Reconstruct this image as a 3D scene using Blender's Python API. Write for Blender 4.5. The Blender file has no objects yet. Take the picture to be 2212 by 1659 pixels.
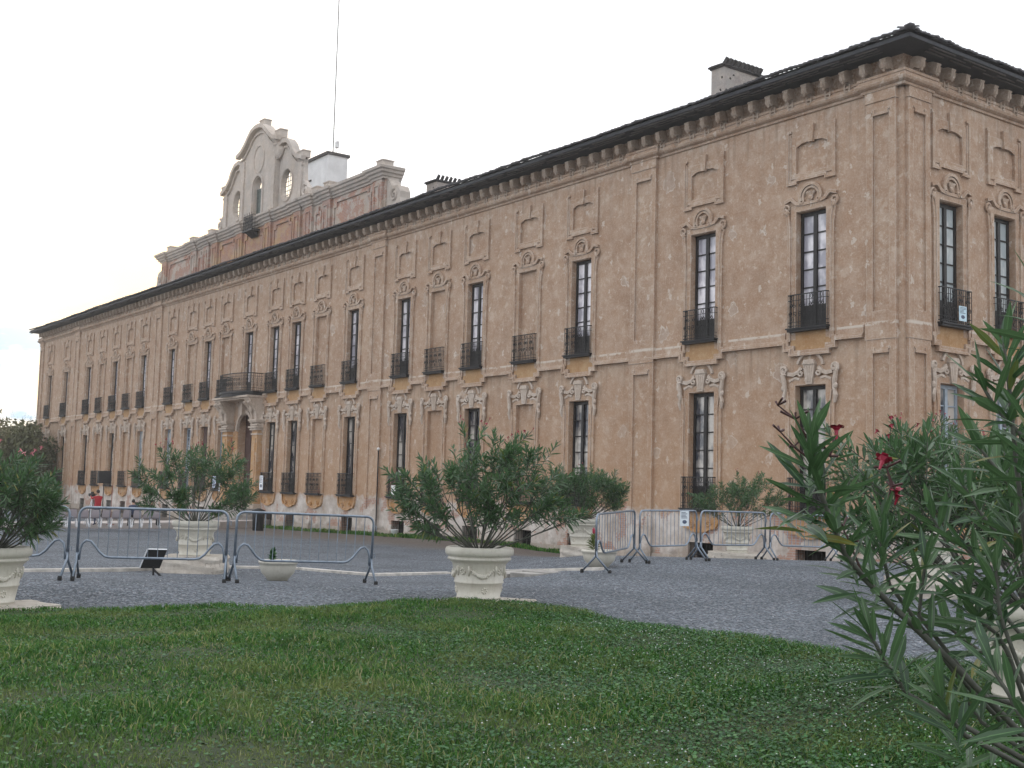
import bpy, bmesh, math, random
import numpy as np
from mathutils import Vector, Matrix
R = math.radians
SC = bpy.context.scene
COL = SC.collection
rnd = random.Random(7)

# ------------------------------------------------------------------ camera
F = 4793.7 / 4096 * 2212            # focal length in units of a 2212 px wide picture
PITCH, ROLL, YAW = .0873, .0261, .9421
CAM = Vector((23.391, -32.410, 1.57))
cy_, sy_ = math.cos(YAW), math.sin(YAW)
fwd = Vector((-sy_ * math.cos(PITCH), cy_ * math.cos(PITCH), math.sin(PITCH)))
rt0 = Vector((cy_, sy_, 0)); up0 = rt0.cross(fwd)
rt = rt0 * math.cos(ROLL) + up0 * math.sin(ROLL)
up = -rt0 * math.sin(ROLL) + up0 * math.cos(ROLL)
FH = Vector((-sy_, cy_, 0)); RH = Vector((cy_, sy_, 0))
cam = bpy.data.objects.new('camera', bpy.data.cameras.new('camera')); COL.objects.link(cam)
cam.data.sensor_width = 36; cam.data.lens = 4793.7 / 4096 * 36
cam.data.clip_end = 3000; cam.data.clip_start = .05
m = Matrix((rt, up, -fwd)).transposed().to_4x4(); m.translation = CAM
cam.matrix_world = m
SC.camera = cam

# ------------------------------------------------------------------ sky, sun, exposure
SUN_EL, SUN_AZ = R(7.4), R(72)      # low behind the far left end of the house (azimuth left of +Y)
sund = Vector((-math.sin(SUN_AZ) * math.cos(SUN_EL), math.cos(SUN_AZ) * math.cos(SUN_EL), math.sin(SUN_EL)))
W = bpy.data.worlds.new('World'); SC.world = W; W.use_nodes = True
nt = W.node_tree; N = nt.nodes; L = nt.links; N.clear()
wo = N.new('ShaderNodeOutputWorld'); bg = N.new('ShaderNodeBackground'); L.new(bg.outputs[0], wo.inputs[0])
sky = N.new('ShaderNodeTexSky'); sky.sky_type = 'NISHITA'; sky.sun_disc = False
sky.sun_elevation = SUN_EL; sky.sun_rotation = -SUN_AZ
sky.air_density = 1.0; sky.dust_density = .6; sky.ozone_density = 1.5
tc = N.new('ShaderNodeTexCoord'); mp = N.new('ShaderNodeMapping'); mp.inputs['Scale'].default_value = (1, 1, 3.2)
L.new(tc.outputs['Generated'], mp.inputs[0])
cn = N.new('ShaderNodeTexNoise'); cn.inputs['Scale'].default_value = 3.2; cn.inputs['Detail'].default_value = 8; cn.inputs['Roughness'].default_value = .6
L.new(mp.outputs[0], cn.inputs['Vector'])
cr = N.new('ShaderNodeValToRGB'); cr.color_ramp.elements[0].position = .22; cr.color_ramp.elements[1].position = .5
L.new(cn.outputs['Fac'], cr.inputs[0])
mx = N.new('ShaderNodeMix'); mx.data_type = 'RGBA'; L.new(cr.outputs[0], mx.inputs[0]); L.new(sky.outputs[0], mx.inputs[6])
CLOUD = 10.0
nrm = N.new('ShaderNodeVectorMath'); nrm.operation = 'DOT_PRODUCT'; 
GAP = nrm
sd_ = N.new('ShaderNodeVectorMath'); sd_.operation = 'DOT_PRODUCT'; sd_.inputs[1].default_value = tuple(sund); L.new(tc.outputs['Generated'], sd_.inputs[0])
sr_ = N.new('ShaderNodeValToRGB'); sr_.color_ramp.elements[0].position = .975; sr_.color_ramp.elements[1].position = .9985; L.new(sd_.outputs['Value'], sr_.inputs[0])
mw = N.new('ShaderNodeMix'); mw.data_type = 'RGBA'; L.new(sr_.outputs[0], mw.inputs[0]); L.new(mx.outputs[2], mw.inputs[6]); mw.inputs[7].default_value = (13, 9.6, 5.3, 1)
mx.inputs[7].default_value = (CLOUD * .965, CLOUD * .99, CLOUD * 1.04, 1)
gapd = (-math.sin(YAW + R(25)) * math.cos(R(3)), math.cos(YAW + R(25)) * math.cos(R(3)), math.sin(R(3)))
GAP.inputs[1].default_value = gapd; L.new(tc.outputs['Generated'], GAP.inputs[0])
gr = N.new('ShaderNodeValToRGB'); gr.color_ramp.elements[0].position = .988; gr.color_ramp.elements[1].position = .9993; L.new(GAP.outputs['Value'], gr.inputs[0])
wn = N.new('ShaderNodeTexNoise'); wn.inputs['Scale'].default_value = 16; wn.inputs['Detail'].default_value = 8; L.new(mp.outputs[0], wn.inputs['Vector'])
wr = N.new('ShaderNodeValToRGB'); wr.color_ramp.elements[0].position = .42; wr.color_ramp.elements[1].position = .62; wr.color_ramp.elements[0].color = (1, 1, 1, 1); wr.color_ramp.elements[1].color = (.15, .15, .15, 1); L.new(wn.outputs['Fac'], wr.inputs[0])
gm_ = N.new('ShaderNodeMath'); gm_.operation = 'MULTIPLY'; L.new(gr.outputs[0], gm_.inputs[0]); L.new(wr.outputs[0], gm_.inputs[1])
m3 = N.new('ShaderNodeMix'); m3.data_type = 'RGBA'; L.new(gm_.outputs[0], m3.inputs[0]); L.new(mw.outputs[2], m3.inputs[6]); m3.inputs[7].default_value = (3.1, 5.0, 6.9, 1)
L.new(m3.outputs[2], bg.inputs[0]); bg.inputs[1].default_value = .12
sl = bpy.data.lights.new('sun', 'SUN'); sl.energy = 2.5; sl.angle = R(.5); sl.color = (1, .8, .58)
so = bpy.data.objects.new('sun', sl); COL.objects.link(so); so.rotation_euler = sund.to_track_quat('Z', 'Y').to_euler()
so.location = (0, 0, 60)
SC.view_settings.view_transform = 'Standard'; SC.view_settings.look = 'None'
SC.view_settings.exposure = 0.46; SC.view_settings.gamma = 1

# ------------------------------------------------------------------ picture <-> place
def ray(dx, dy): return (fwd * F + rt * (dx - 1106) - up * (dy - 829.5)).normalized()
def at(dx, dy, depth):               # point seen at picture point, at a distance along the view axis
    d = ray(dx, dy); return CAM + d * (depth / d.dot(fwd))
def onY(dx, dy, Y):
    d = ray(dx, dy); return CAM + d * ((Y - CAM.y) / d.y)
def interp(v, tab):
    if v <= tab[0][0]: return tab[0][1]
    for (a, b), (c, e) in zip(tab, tab[1:]):
        if v <= c:
            t = (v - a) / (c - a); return b + (e - b) * t
    return tab[-1][1]
PL = [(-40, 0), (14, 0), (17, .02), (18.6, .02), (24, -.27), (36, -.62), (60, -1.0), (72, -1.2), (400, -1.2)]
PR = [(-40, 0), (16, .0), (21, .06), (27.5, .1), (31, -.06), (34, -.25), (46, -.98), (58, -1.2), (400, -1.2)]
def gz(x, y):
    px, py = x - CAM.x, y - CAM.y
    v = px * FH.x + py * FH.y; u = px * RH.x + py * RH.y
    s = min(1, max(0, (u + 1.5) / 4.0)); s = s * s * (3 - 2 * s)
    a = min(1, max(0, (-u - 3) / 3)); b = min(1, max(0, (17.6 - v) / 2)); dip = -.15 * a * a * (3 - 2 * a) * b * b * (3 - 2 * b)
    return interp(v, PL) * (1 - s) + interp(v, PR) * s + dip
def gp(dx, dy):                      # where the ground is met under a picture point
    d = ray(dx, dy); t = 2.0
    while t < 300:
        p = CAM + d * t
        if p.z <= gz(p.x, p.y): break
        t += .05
    return Vector((p.x, p.y, gz(p.x, p.y)))
def uv(v, u):
    p = CAM + FH * v + RH * u; return Vector((p.x, p.y, gz(p.x, p.y)))

# ------------------------------------------------------------------ mesh builder
class MB:
    def __init__(s): s.v = []; s.f = []; s.m = []; s.mi = 0; s.sm = []; s.smooth = False
    def add(s, vs, fs):
        o = len(s.v); s.v += [tuple(v) for v in vs]
        for f in fs: s.f.append([i + o for i in f]); s.m.append(s.mi); s.sm.append(s.smooth)
    def box(s, x0, x1, y0, y1, z0, z1):
        s.add([(x0, y0, z0), (x1, y0, z0), (x1, y1, z0), (x0, y1, z0), (x0, y0, z1), (x1, y0, z1), (x1, y1, z1), (x0, y1, z1)],
              [(3, 2, 1, 0), (4, 5, 6, 7), (0, 1, 5, 4), (1, 2, 6, 5), (2, 3, 7, 6), (3, 0, 4, 7)])
    def prism(s, poly, y0, y1, axis='y'):          # poly of (x,z) for axis y; (y,z) for axis x; (x,y) for axis z
        n = len(poly)
        def P(a, b, t): return (a, t, b) if axis == 'y' else (t, a, b) if axis == 'x' else (a, b, t)
        ar = sum(poly[i][0] * poly[(i + 1) % n][1] - poly[(i + 1) % n][0] * poly[i][1] for i in range(n))
        if ar < 0: poly = poly[::-1]
        vs = [P(a, b, y0) for a, b in poly] + [P(a, b, y1) for a, b in poly]
        fs = [list(range(n)), list(range(2 * n - 1, n - 1, -1))] + [(i, n + i, n + (i + 1) % n, (i + 1) % n) for i in range(n)]
        if axis != 'y': fs = [f[::-1] for f in map(list, fs)]
        if y1 < y0: fs = [list(f)[::-1] for f in fs]
        s.add(vs, fs)
    def band(s, pts, w, d, y0=.0, closed=False):   # flat strip along a polyline in the wall plane, standing d proud of it
        n = len(pts); L_, R_ = [], []
        for i in range(n):
            p = Vector(pts[i])
            a = Vector(pts[i - 1]) if (i > 0 or closed) else None
            b = Vector(pts[(i + 1) % n]) if (i < n - 1 or closed) else None
            d1 = (p - a).normalized() if a is not None else (b - p).normalized()
            d2 = (b - p).normalized() if b is not None else d1
            t = d1 + d2
            t = t.normalized() if t.length > 1e-6 else d1
            nn = Vector((-t.y, t.x)); k = w / 2 / max(.35, nn.dot(Vector((-d1.y, d1.x))))
            L_.append(p + nn * k); R_.append(p - nn * k)
        vs = []
        for a, b in zip(L_, R_): vs += [(a.x, y0 + .02, a.y), (b.x, y0 + .02, b.y), (b.x, y0 - d, b.y), (a.x, y0 - d, a.y)]
        fs = []
        for i in range(n if closed else n - 1):
            a, b = i * 4, ((i + 1) % n) * 4
            fs += [(a + 3, a + 2, b + 2, b + 3), (a, a + 3, b + 3, b), (a + 2, a + 1, b + 1, b + 2)]
        if not closed: fs += [(0, 1, 2, 3), (4 * n - 1, 4 * n - 2, 4 * n - 3, 4 * n - 4)]
        s.add(vs, fs)
    def tube(s, pts, r, n=6, caps=True, closed=False):
        pts = [Vector(p) for p in pts]; k = len(pts)
        rs = r if isinstance(r, (list, tuple)) else [r] * k
        vs = []; ref = None
        for i, p in enumerate(pts):
            if closed: t = pts[(i + 1) % k] - pts[i - 1]
            else: t = pts[min(i + 1, k - 1)] - pts[max(i - 1, 0)]
            t = t.normalized() if t.length > 1e-9 else Vector((0, 0, 1))
            if ref is None:
                ref = t.orthogonal().normalized()
            ref = (ref - t * ref.dot(t)); ref = ref.normalized() if ref.length > 1e-6 else t.orthogonal().normalized()
            b = t.cross(ref)
            for j in range(n):
                a = 2 * math.pi * (j + .5) / n
                vs.append(p + (ref * math.cos(a) + b * math.sin(a)) * rs[i])
        fs = []
        for i in range(k if closed else k - 1):
            i2 = (i + 1) % k
            for j in range(n):
                j2 = (j + 1) % n; fs.append((i * n + j, i * n + j2, i2 * n + j2, i2 * n + j))
        if caps and not closed: fs += [list(range(n - 1, -1, -1)), [(k - 1) * n + j for j in range(n)]]
        s.add(vs, fs)
    def lathe(s, prof, n=32, c=(0, 0, 0)):
        k = len(prof); vs = []
        for r, z in prof:
            for j in range(n):
                a = 2 * math.pi * j / n; vs.append((c[0] + r * math.cos(a), c[1] + r * math.sin(a), c[2] + z))
        fs = []
        for i in range(k - 1):
            for j in range(n):
                j2 = (j + 1) % n; fs.append((i * n + j, i * n + j2, (i + 1) * n + j2, (i + 1) * n + j))
        s.add(vs, fs)
    def blob(s, c, r, seed=0, rough=.15, sub=2):
        bm = bmesh.new(); bmesh.ops.create_icosphere(bm, subdivisions=sub, radius=1)
        q = random.Random(seed); rx, ry, rz = (r, r, r) if not isinstance(r, (tuple, list)) else r
        ph = [q.uniform(0, 6) for _ in range(6)]
        vs = []
        for v in bm.verts:
            p = v.co; k = 1 + rough * (math.sin(3 * p.x + ph[0]) * math.sin(3.3 * p.y + ph[1]) + .6 * math.sin(6 * p.z + ph[2]) * math.sin(5 * p.x + ph[3]))
            vs.append((c[0] + p.x * rx * k, c[1] + p.y * ry * k, c[2] + p.z * rz * k))
        bm.verts.ensure_lookup_table()
        fs = [[v.index for v in f.verts] for f in bm.faces]; bm.free(); s.add(vs, fs)
    def spiral(s, cx, cz, r0, turns, rt_, y=-.05, flip=1, a0=0, n=18, r1=.03):
        pts = []
        for i in range(n + 1):
            t = i / n; a = a0 + flip * turns * 2 * math.pi * t; r = r0 + (r1 - r0) * t
            pts.append((cx + r * math.cos(a), y, cz + r * math.sin(a)))
        s.tube(pts, rt_, 5)
    def mesh(s, name, mats):
        me = bpy.data.meshes.new(name); me.from_pydata(s.v, [], s.f)
        for mt in (mats if isinstance(mats, (list, tuple)) else [mats]): me.materials.append(mt)
        me.polygons.foreach_set('material_index', s.m); me.polygons.foreach_set('use_smooth', s.sm)
        me.update(); return me
def link(name, me, parent=None, loc=(0, 0, 0), rz=0):
    o = bpy.data.objects.new(name, me); COL.objects.link(o); o.location = loc; o.rotation_euler = (0, 0, rz)
    if parent is not None: o.parent = parent
    return o
def part(name, mb, mats, parent=None, loc=(0, 0, 0), rz=0): return link(name, mb.mesh(name, mats), parent, loc, rz)
def tag(o, label=None, cat=None, group=None, kind=None):
    if label: o['label'] = label
    if cat: o['category'] = cat
    if group: o['group'] = group
    if kind: o['kind'] = kind
    return o
def thing(name, label, cat, loc=(0, 0, 0), rz=0, group=None):
    o = bpy.data.objects.new(name, None); COL.objects.link(o); o.location = loc; o.rotation_euler = (0, 0, rz)
    o.empty_display_size = .2
    return tag(o, label, cat, group)
def kids(o): return [c for c in bpy.data.objects if c.parent == o]
def dup(o, parent=None, loc=None, rz=None, label=None):
    c = o.copy(); COL.objects.link(c)
    if parent is not None: c.parent = parent
    if loc is not None: c.location = loc
    if rz is not None: c.rotation_euler = (0, 0, rz)
    if label: c['label'] = label
    for k in kids(o): dup(k, c)
    return c

# ------------------------------------------------------------------ materials
def mat(name):
    mt = bpy.data.materials.new(name); mt.use_nodes = True; t = mt.node_tree
    return mt, t.nodes, t.links, t.nodes['Principled BSDF']
def nz(N, L, vec, scale, detail=4, rough=.55):
    n = N.new('ShaderNodeTexNoise'); n.inputs['Scale'].default_value = scale; n.inputs['Detail'].default_value = detail
    n.inputs['Roughness'].default_value = rough; L.new(vec, n.inputs['Vector']); return n.outputs['Fac']
def ramp(N, L, src, a, b, ca=(0, 0, 0, 1), cb=(1, 1, 1, 1)):
    if a > b: a, b, ca, cb = b, a, cb, ca
    r = N.new('ShaderNodeValToRGB'); r.color_ramp.elements[0].position = a; r.color_ramp.elements[1].position = b
    r.color_ramp.elements[0].color = ca; r.color_ramp.elements[1].color = cb; L.new(src, r.inputs[0]); return r.outputs[0]
def mixc(N, L, fac, a, b, mode='MIX'):
    x = N.new('ShaderNodeMix'); x.data_type = 'RGBA'; x.blend_type = mode
    for s_, i in ((fac, 0), (a, 6), (b, 7)):
        if isinstance(s_, (int, float)): x.inputs[i].default_value = s_
        elif isinstance(s_, tuple): x.inputs[i].default_value = (*s_, 1) if len(s_) == 3 else s_
        else: L.new(s_, x.inputs[i])
    return x.outputs[2]
def mth(N, L, op, a, b=None, clamp=False):
    x = N.new('ShaderNodeMath'); x.operation = op; x.use_clamp = clamp
    for s_, i in ((a, 0), (b, 1)):
        if s_ is None: continue
        if isinstance(s_, (int, float)): x.inputs[i].default_value = s_
        else: L.new(s_, x.inputs[i])
    return x.outputs[0]
def bump(N, L, B, h, strength=.4, dist=.02):
    b = N.new('ShaderNodeBump'); b.inputs['Strength'].default_value = strength; b.inputs['Distance'].default_value = dist
    L.new(h, b.inputs['Height']); L.new(b.outputs[0], B.inputs['Normal'])
def pos(N): return N.new('ShaderNodeNewGeometry').outputs['Position']
def simple(name, c, rough=.7, metal=0, var=.25, scale=6, bmp=0, spec=.5):
    mt, N, L, B = mat(name); p = N.new('ShaderNodeTexCoord').outputs['Object']
    f = nz(N, L, p, scale, 5)
    d = tuple(x * (1 - var) for x in c); e = tuple(min(1, x * (1 + var)) for x in c)
    L.new(mixc(N, L, ramp(N, L, f, .3, .7), d, e), B.inputs['Base Color'])
    B.inputs['Roughness'].default_value = rough; B.inputs['Metallic'].default_value = metal
    B.inputs['Specular IOR Level'].default_value = spec
    if bmp: bump(N, L, B, f, bmp, .02)
    return mt
def brick_col(N, L, p, c1=(.33, .115, .07), c2=(.40, .17, .10), mortar=(.36, .31, .27)):
    sp = N.new('ShaderNodeSeparateXYZ'); L.new(p, sp.inputs[0])
    cb = N.new('ShaderNodeCombineXYZ'); L.new(mth(N, L, 'ADD', sp.outputs[0], sp.outputs[1]), cb.inputs[0]); L.new(sp.outputs[2], cb.inputs[1])
    b = N.new('ShaderNodeTexBrick'); b.inputs['Scale'].default_value = 1; b.inputs['Brick Width'].default_value = .3; b.inputs['Row Height'].default_value = .09
    b.inputs['Mortar Size'].default_value = .012
    b.inputs['Color1'].default_value = (*c1, 1); b.inputs['Color2'].default_value = (*c2, 1); b.inputs['Mortar'].default_value = (*mortar, 1)
    L.new(cb.outputs[0], b.inputs['Vector']); return b.outputs['Color'], b.outputs['Fac'], sp
def plaster(name, c1, c2, pale=(.55, .47, .40), spots=True, low=True, brick=.0, streak=.5, grey=.0, wear=0, mid_ochre=None):
    mt, N, L, B = mat(name); p = pos(N)
    bc, bf, sp = brick_col(N, L, p)
    big = nz(N, L, p, .35, 5); mid = nz(N, L, p, 1.7, 6, .65); fine = nz(N, L, p, 14, 5, .6); fx = nz(N, L, p, 45, 3)
    col = mixc(N, L, ramp(N, L, big, .33, .68), c1, c2)
    col = mixc(N, L, ramp(N, L, mid, .40, .70), col, mixc(N, L, .42, col, pale))
    col = mixc(N, L, mth(N, L, 'MULTIPLY', ramp(N, L, nz(N, L, p, .8, 7, .7), .5, .72), .4), col, tuple(x * .68 for x in c1))
    # fine mottling
    col = mixc(N, L, mth(N, L, 'MULTIPLY', ramp(N, L, fine, .45, .62), .3), col, pale)
    col = mixc(N, L, mth(N, L, 'MULTIPLY', ramp(N, L, fx, .52, .66), .25), col, tuple(x * .55 for x in c1))
    # vertical rain streaks
    ms = N.new('ShaderNodeMapping'); ms.inputs['Scale'].default_value = (1.1, 1.1, .22); L.new(p, ms.inputs[0])
    st = nz(N, L, ms.outputs[0], 1.3, 6, .7)
    col = mixc(N, L, mth(N, L, 'MULTIPLY', ramp(N, L, st, .52, .75), streak * .5), col, tuple(x * .62 for x in c1))
    col = mixc(N, L, mth(N, L, 'MULTIPLY', ramp(N, L, st, .46, .28), streak * .45), col, pale)
    # freckled loss of the old lime skin, pale and dark
    n1 = nz(N, L, p, 1.9, 10, .72); n2 = N.new('ShaderNodeMapping'); n2.inputs['Location'].default_value = (7.3, 3.1, 9.2); n2.inputs['Scale'].default_value = (1, 1, 1.6); L.new(p, n2.inputs[0])
    n3 = nz(N, L, n2.outputs[0], 2.8, 10, .75); zone = ramp(N, L, big, .38, .62)
    col = mixc(N, L, mth(N, L, 'MULTIPLY', ramp(N, L, n1, .53, .60), mth(N, L, 'ADD', mth(N, L, 'MULTIPLY', zone, .5), .08)), col, pale)
    col = mixc(N, L, mth(N, L, 'MULTIPLY', ramp(N, L, n3, .54, .66), .24), col, tuple(x * .62 for x in c1))
    # small pale chips
    ch = nz(N, L, p, 4.2, 9, .78)
    col = mixc(N, L, mth(N, L, 'MULTIPLY', ramp(N, L, ch, .555, .60), .6), col, pale)
    if spots:                       # mended round patches with a paler rim
        wv = N.new('ShaderNodeVectorMath'); wv.operation = 'ADD'
        nn = N.new('ShaderNodeTexNoise'); nn.inputs['Scale'].default_value = 4; L.new(p, nn.inputs['Vector'])
        sc = N.new('ShaderNodeVectorMath'); sc.operation = 'SCALE'; sc.inputs['Scale'].default_value = .5; L.new(nn.outputs['Color'], sc.inputs[0])
        L.new(p, wv.inputs[0]); L.new(sc.outputs[0], wv.inputs[1])
        m2 = N.new('ShaderNodeMapping'); m2.inputs['Scale'].default_value = (.5, .4, 1)
        sq = N.new('ShaderNodeSeparateXYZ'); L.new(wv.outputs[0], sq.inputs[0]); cq = N.new('ShaderNodeCombineXYZ'); L.new(mth(N, L, 'ADD', sq.outputs[0], sq.outputs[1]), cq.inputs[0]); L.new(sq.outputs[2], cq.inputs[1]); L.new(cq.outputs[0], m2.inputs[0])
        vo = N.new('ShaderNodeTexVoronoi'); vo.voronoi_dimensions = '2D'; vo.inputs['Scale'].default_value = 1.0; vo.inputs['Randomness'].default_value = .85; L.new(m2.outputs[0], vo.inputs['Vector'])
        sr = N.new('ShaderNodeSeparateColor'); L.new(vo.outputs['Color'], sr.inputs[0])
        thr = mth(N, L, 'MULTIPLY', sr.outputs[0], .17)
        dd = mth(N, L, 'SUBTRACT', thr, vo.outputs['Distance'])
        keep = mth(N, L, 'GREATER_THAN', sr.outputs[1], .2)
        inn = mth(N, L, 'MULTIPLY', mth(N, L, 'GREATER_THAN', dd, 0.0), keep)
        rim = mth(N, L, 'SUBTRACT', inn, mth(N, L, 'MULTIPLY', mth(N, L, 'GREATER_THAN', dd, .03), keep))
        col = mixc(N, L, mth(N, L, 'MULTIPLY', inn, .32), col, (.42, .37, .33))
        col = mixc(N, L, mth(N, L, 'MULTIPLY', mth(N, L, 'MULTIPLY', rim, ramp(N, L, nz(N, L, p, 2.2, 4), .38, .6)), .8), col, (.60, .53, .46))
        up_ = ramp(N, L, mth(N, L, 'MULTIPLY', mth(N, L, 'ADD', sp.outputs[2], mth(N, L, 'MULTIPLY', mth(N, L, 'SUBTRACT', st, .5), 7)), .3), .92 * 1.0, 1.0) if False else ramp(N, L, mth(N, L, 'ADD', mth(N, L, 'MULTIPLY', mth(N, L, 'SUBTRACT', sp.outputs[2], 12.6), .42), mth(N, L, 'MULTIPLY', mth(N, L, 'SUBTRACT', st, .62), 3.2)), 0, .8)
        col = mixc(N, L, mth(N, L, 'MULTIPLY', mth(N, L, 'MULTIPLY', up_, ramp(N, L, n1, .42, .6)), .6), col, (.50, .42, .35))
        d6 = mth(N, L, 'ABSOLUTE', mth(N, L, 'SUBTRACT', sp.outputs[2], 6.55))
        hal = ramp(N, L, mth(N, L, 'ADD', d6, mth(N, L, 'MULTIPLY', mth(N, L, 'SUBTRACT', mid, .5), 2.2)), .75, .15)
        col = mixc(N, L, mth(N, L, 'MULTIPLY', mth(N, L, 'MULTIPLY', hal, ramp(N, L, n1, .4, .6)), .6), col, (.47, .37, .28))
    if spots:                       # rain streaks below the cornice and the string course
        k1 = N.new('ShaderNodeMapping'); k1.inputs['Scale'].default_value = (3.4, 3.4, .16); L.new(p, k1.inputs[0]); sn = ramp(N, L, nz(N, L, k1.outputs[0], 1.2, 6, .68), .50, .66)
        za = mth(N, L, 'MULTIPLY', ramp(N, L, mth(N, L, 'MULTIPLY', sp.outputs[2], .1), .48, .66), mth(N, L, 'LESS_THAN', sp.outputs[2], 6.8))
        zb = ramp(N, L, mth(N, L, 'MULTIPLY', sp.outputs[2], .05), .61, .75)
        zd = ramp(N, L, mth(N, L, 'ADD', mth(N, L, 'MULTIPLY', sp.outputs[2], .1), .2), .18, .36); zd = mth(N, L, 'MULTIPLY', zd, mth(N, L, 'LESS_THAN', sp.outputs[2], 1.6))
        ks = mth(N, L, 'MULTIPLY', mth(N, L, 'ADD', mth(N, L, 'ADD', za, zb), mth(N, L, 'MULTIPLY', zd, .6), True), mth(N, L, 'MULTIPLY', sn, .5))
        col = mixc(N, L, ks, col, (.17, .115, .08))
    if spots or wear:               # small crisp flakes of pale lime
        f2_ = N.new('ShaderNodeTexVoronoi'); f2_.voronoi_dimensions = '2D'; f2_.inputs['Scale'].default_value = 1.0
        fw = N.new('ShaderNodeTexNoise'); fw.inputs['Scale'].default_value = 9; fw.inputs['Detail'].default_value = 5; L.new(p, fw.inputs['Vector'])
        fs_ = N.new('ShaderNodeSeparateColor'); L.new(fw.outputs['Color'], fs_.inputs[0])
        fc_ = N.new('ShaderNodeCombineXYZ')
        L.new(mth(N, L, 'ADD', mth(N, L, 'MULTIPLY', mth(N, L, 'ADD', sp.outputs[0], sp.outputs[1]), 1.7), mth(N, L, 'MULTIPLY', fs_.outputs[0], .55)), fc_.inputs[0])
        L.new(mth(N, L, 'ADD', mth(N, L, 'MULTIPLY', sp.outputs[2], 1.15), mth(N, L, 'MULTIPLY', fs_.outputs[1], .55)), fc_.inputs[1])
        L.new(fc_.outputs[0], f2_.inputs['Vector']); fr_ = N.new('ShaderNodeSeparateColor'); L.new(f2_.outputs['Color'], fr_.inputs[0])
        fl_ = mth(N, L, 'GREATER_THAN', mth(N, L, 'SUBTRACT', mth(N, L, 'MULTIPLY', mth(N, L, 'POWER', fr_.outputs[0], 2.5), .155), f2_.outputs['Distance']), 0)
        col = mixc(N, L, mth(N, L, 'MULTIPLY', fl_, .75), col, (.58, .51, .44))
    if low:                         # damp, salt-bleached foot of the wall with bare brick, ochre higher up
        zz = mth(N, L, 'ADD', sp.outputs[2], mth(N, L, 'MULTIPLY', mth(N, L, 'SUBTRACT', mid, .5), 2.6))
        och = ramp(N, L, mth(N, L, 'MULTIPLY', mth(N, L, 'SUBTRACT', 6.6, zz), .12), 0, 1)
        col = mixc(N, L, mth(N, L, 'MULTIPLY', och, .5), col, (.44, .255, .13))
        zl = mth(N, L, 'ADD', sp.outputs[2], mth(N, L, 'MULTIPLY', mth(N, L, 'SUBTRACT', mid, .5), 1.3)); lo = ramp(N, L, mth(N, L, 'SUBTRACT', 1.0, zl), .0, .25)
        lowc = mixc(N, L, ramp(N, L, nz(N, L, p, .9, 6, .7), .35, .62), (.34, .29, .25), (.64, .60, .565))
        lowc = mixc(N, L, mth(N, L, 'MULTIPLY', ramp(N, L, st, .52, .7), .35), lowc, (.42, .24, .11))
        col = mixc(N, L, mth(N, L, 'MULTIPLY', lo, .92), col, lowc)
        vl = ramp(N, L, mth(N, L, 'SUBTRACT', -.55, zz), .0, .5)
        col = mixc(N, L, mth(N, L, 'MULTIPLY', vl, .7), col, (.2, .17, .14))
        bm_ = mth(N, L, 'MULTIPLY', ramp(N, L, nz(N, L, p, .55, 5, .7), .535, .56), ramp(N, L, mth(N, L, 'SUBTRACT', 1.25, zz), .0, .2))
        bk = mixc(N, L, bf, bc, (.36, .31, .27))
        col = mixc(N, L, mth(N, L, 'MULTIPLY', bm_, .65), col, bk)
    if mid_ochre:
        dx_ = mth(N, L, 'ABSOLUTE', mth(N, L, 'ADD', sp.outputs[0], -mid_ochre))
        dx_ = mth(N, L, 'ADD', dx_, mth(N, L, 'MULTIPLY', mid, 2.0))
        col = mixc(N, L, mth(N, L, 'MULTIPLY', ramp(N, L, mth(N, L, 'SUBTRACT', 8.2, dx_), 0, .5), .75), col, (.43, .25, .11))
    if wear:
        zc_ = mth(N, L, 'ABSOLUTE', mth(N, L, 'SUBTRACT', sp.outputs[2], 7.24))
        col = mixc(N, L, mth(N, L, 'MULTIPLY', mth(N, L, 'MULTIPLY', ramp(N, L, zc_, .07, .03), ramp(N, L, n1, .44, .5)), .85), col, (.60, .54, .47))
        bv = N.new('ShaderNodeBevel'); bv.samples = 4; bv.inputs['Radius'].default_value = .06
        ge = N.new('ShaderNodeNewGeometry'); dt = N.new('ShaderNodeVectorMath'); dt.operation = 'DOT_PRODUCT'
        L.new(bv.outputs[0], dt.inputs[0]); L.new(ge.outputs['Normal'], dt.inputs[1])
        w_ = mth(N, L, 'MULTIPLY', ramp(N, L, mth(N, L, 'SUBTRACT', 1.0, dt.outputs['Value']), .02, .16), ramp(N, L, nz(N, L, p, 1.6, 7, .75), .40, .58))
        col = mixc(N, L, mth(N, L, 'MULTIPLY', w_, wear), col, (.60, .53, .46))
    if brick:
        bmask = ramp(N, L, nz(N, L, p, .8, 6, .72), .60 - brick * .14, .63 - brick * .14)
        col = mixc(N, L, mth(N, L, 'MULTIPLY', bmask, .85), col, bc)
    if grey:
        col = mixc(N, L, mth(N, L, 'MULTIPLY', ramp(N, L, nz(N, L, p, 1.1, 6, .7), .4, .65), grey), col, (.33, .32, .31))
    L.new(col, B.inputs['Base Color']); B.inputs['Roughness'].default_value = .92; B.inputs['Specular IOR Level'].default_value = .2
    hh = mth(N, L, 'ADD', mth(N, L, 'MULTIPLY', ch, .8), mth(N, L, 'MULTIPLY', fine, .5))
    bump(N, L, B, hh, .5, .03)
    return mt
M = {}
M['plaster'] = plaster('wall_plaster', (.335, .207, .134), (.412, .275, .187), pale=(.565, .465, .38))
M['trim'] = plaster('trim_plaster', (.335, .207, .135), (.415, .28, .192), pale=(.565, .475, .392), spots=False, streak=.5, wear=.85)
M['ochre'] = plaster('ochre_plaster', (.37, .205, .095), (.43, .265, .14), pale=(.50, .36, .22), spots=False, low=False)
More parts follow.
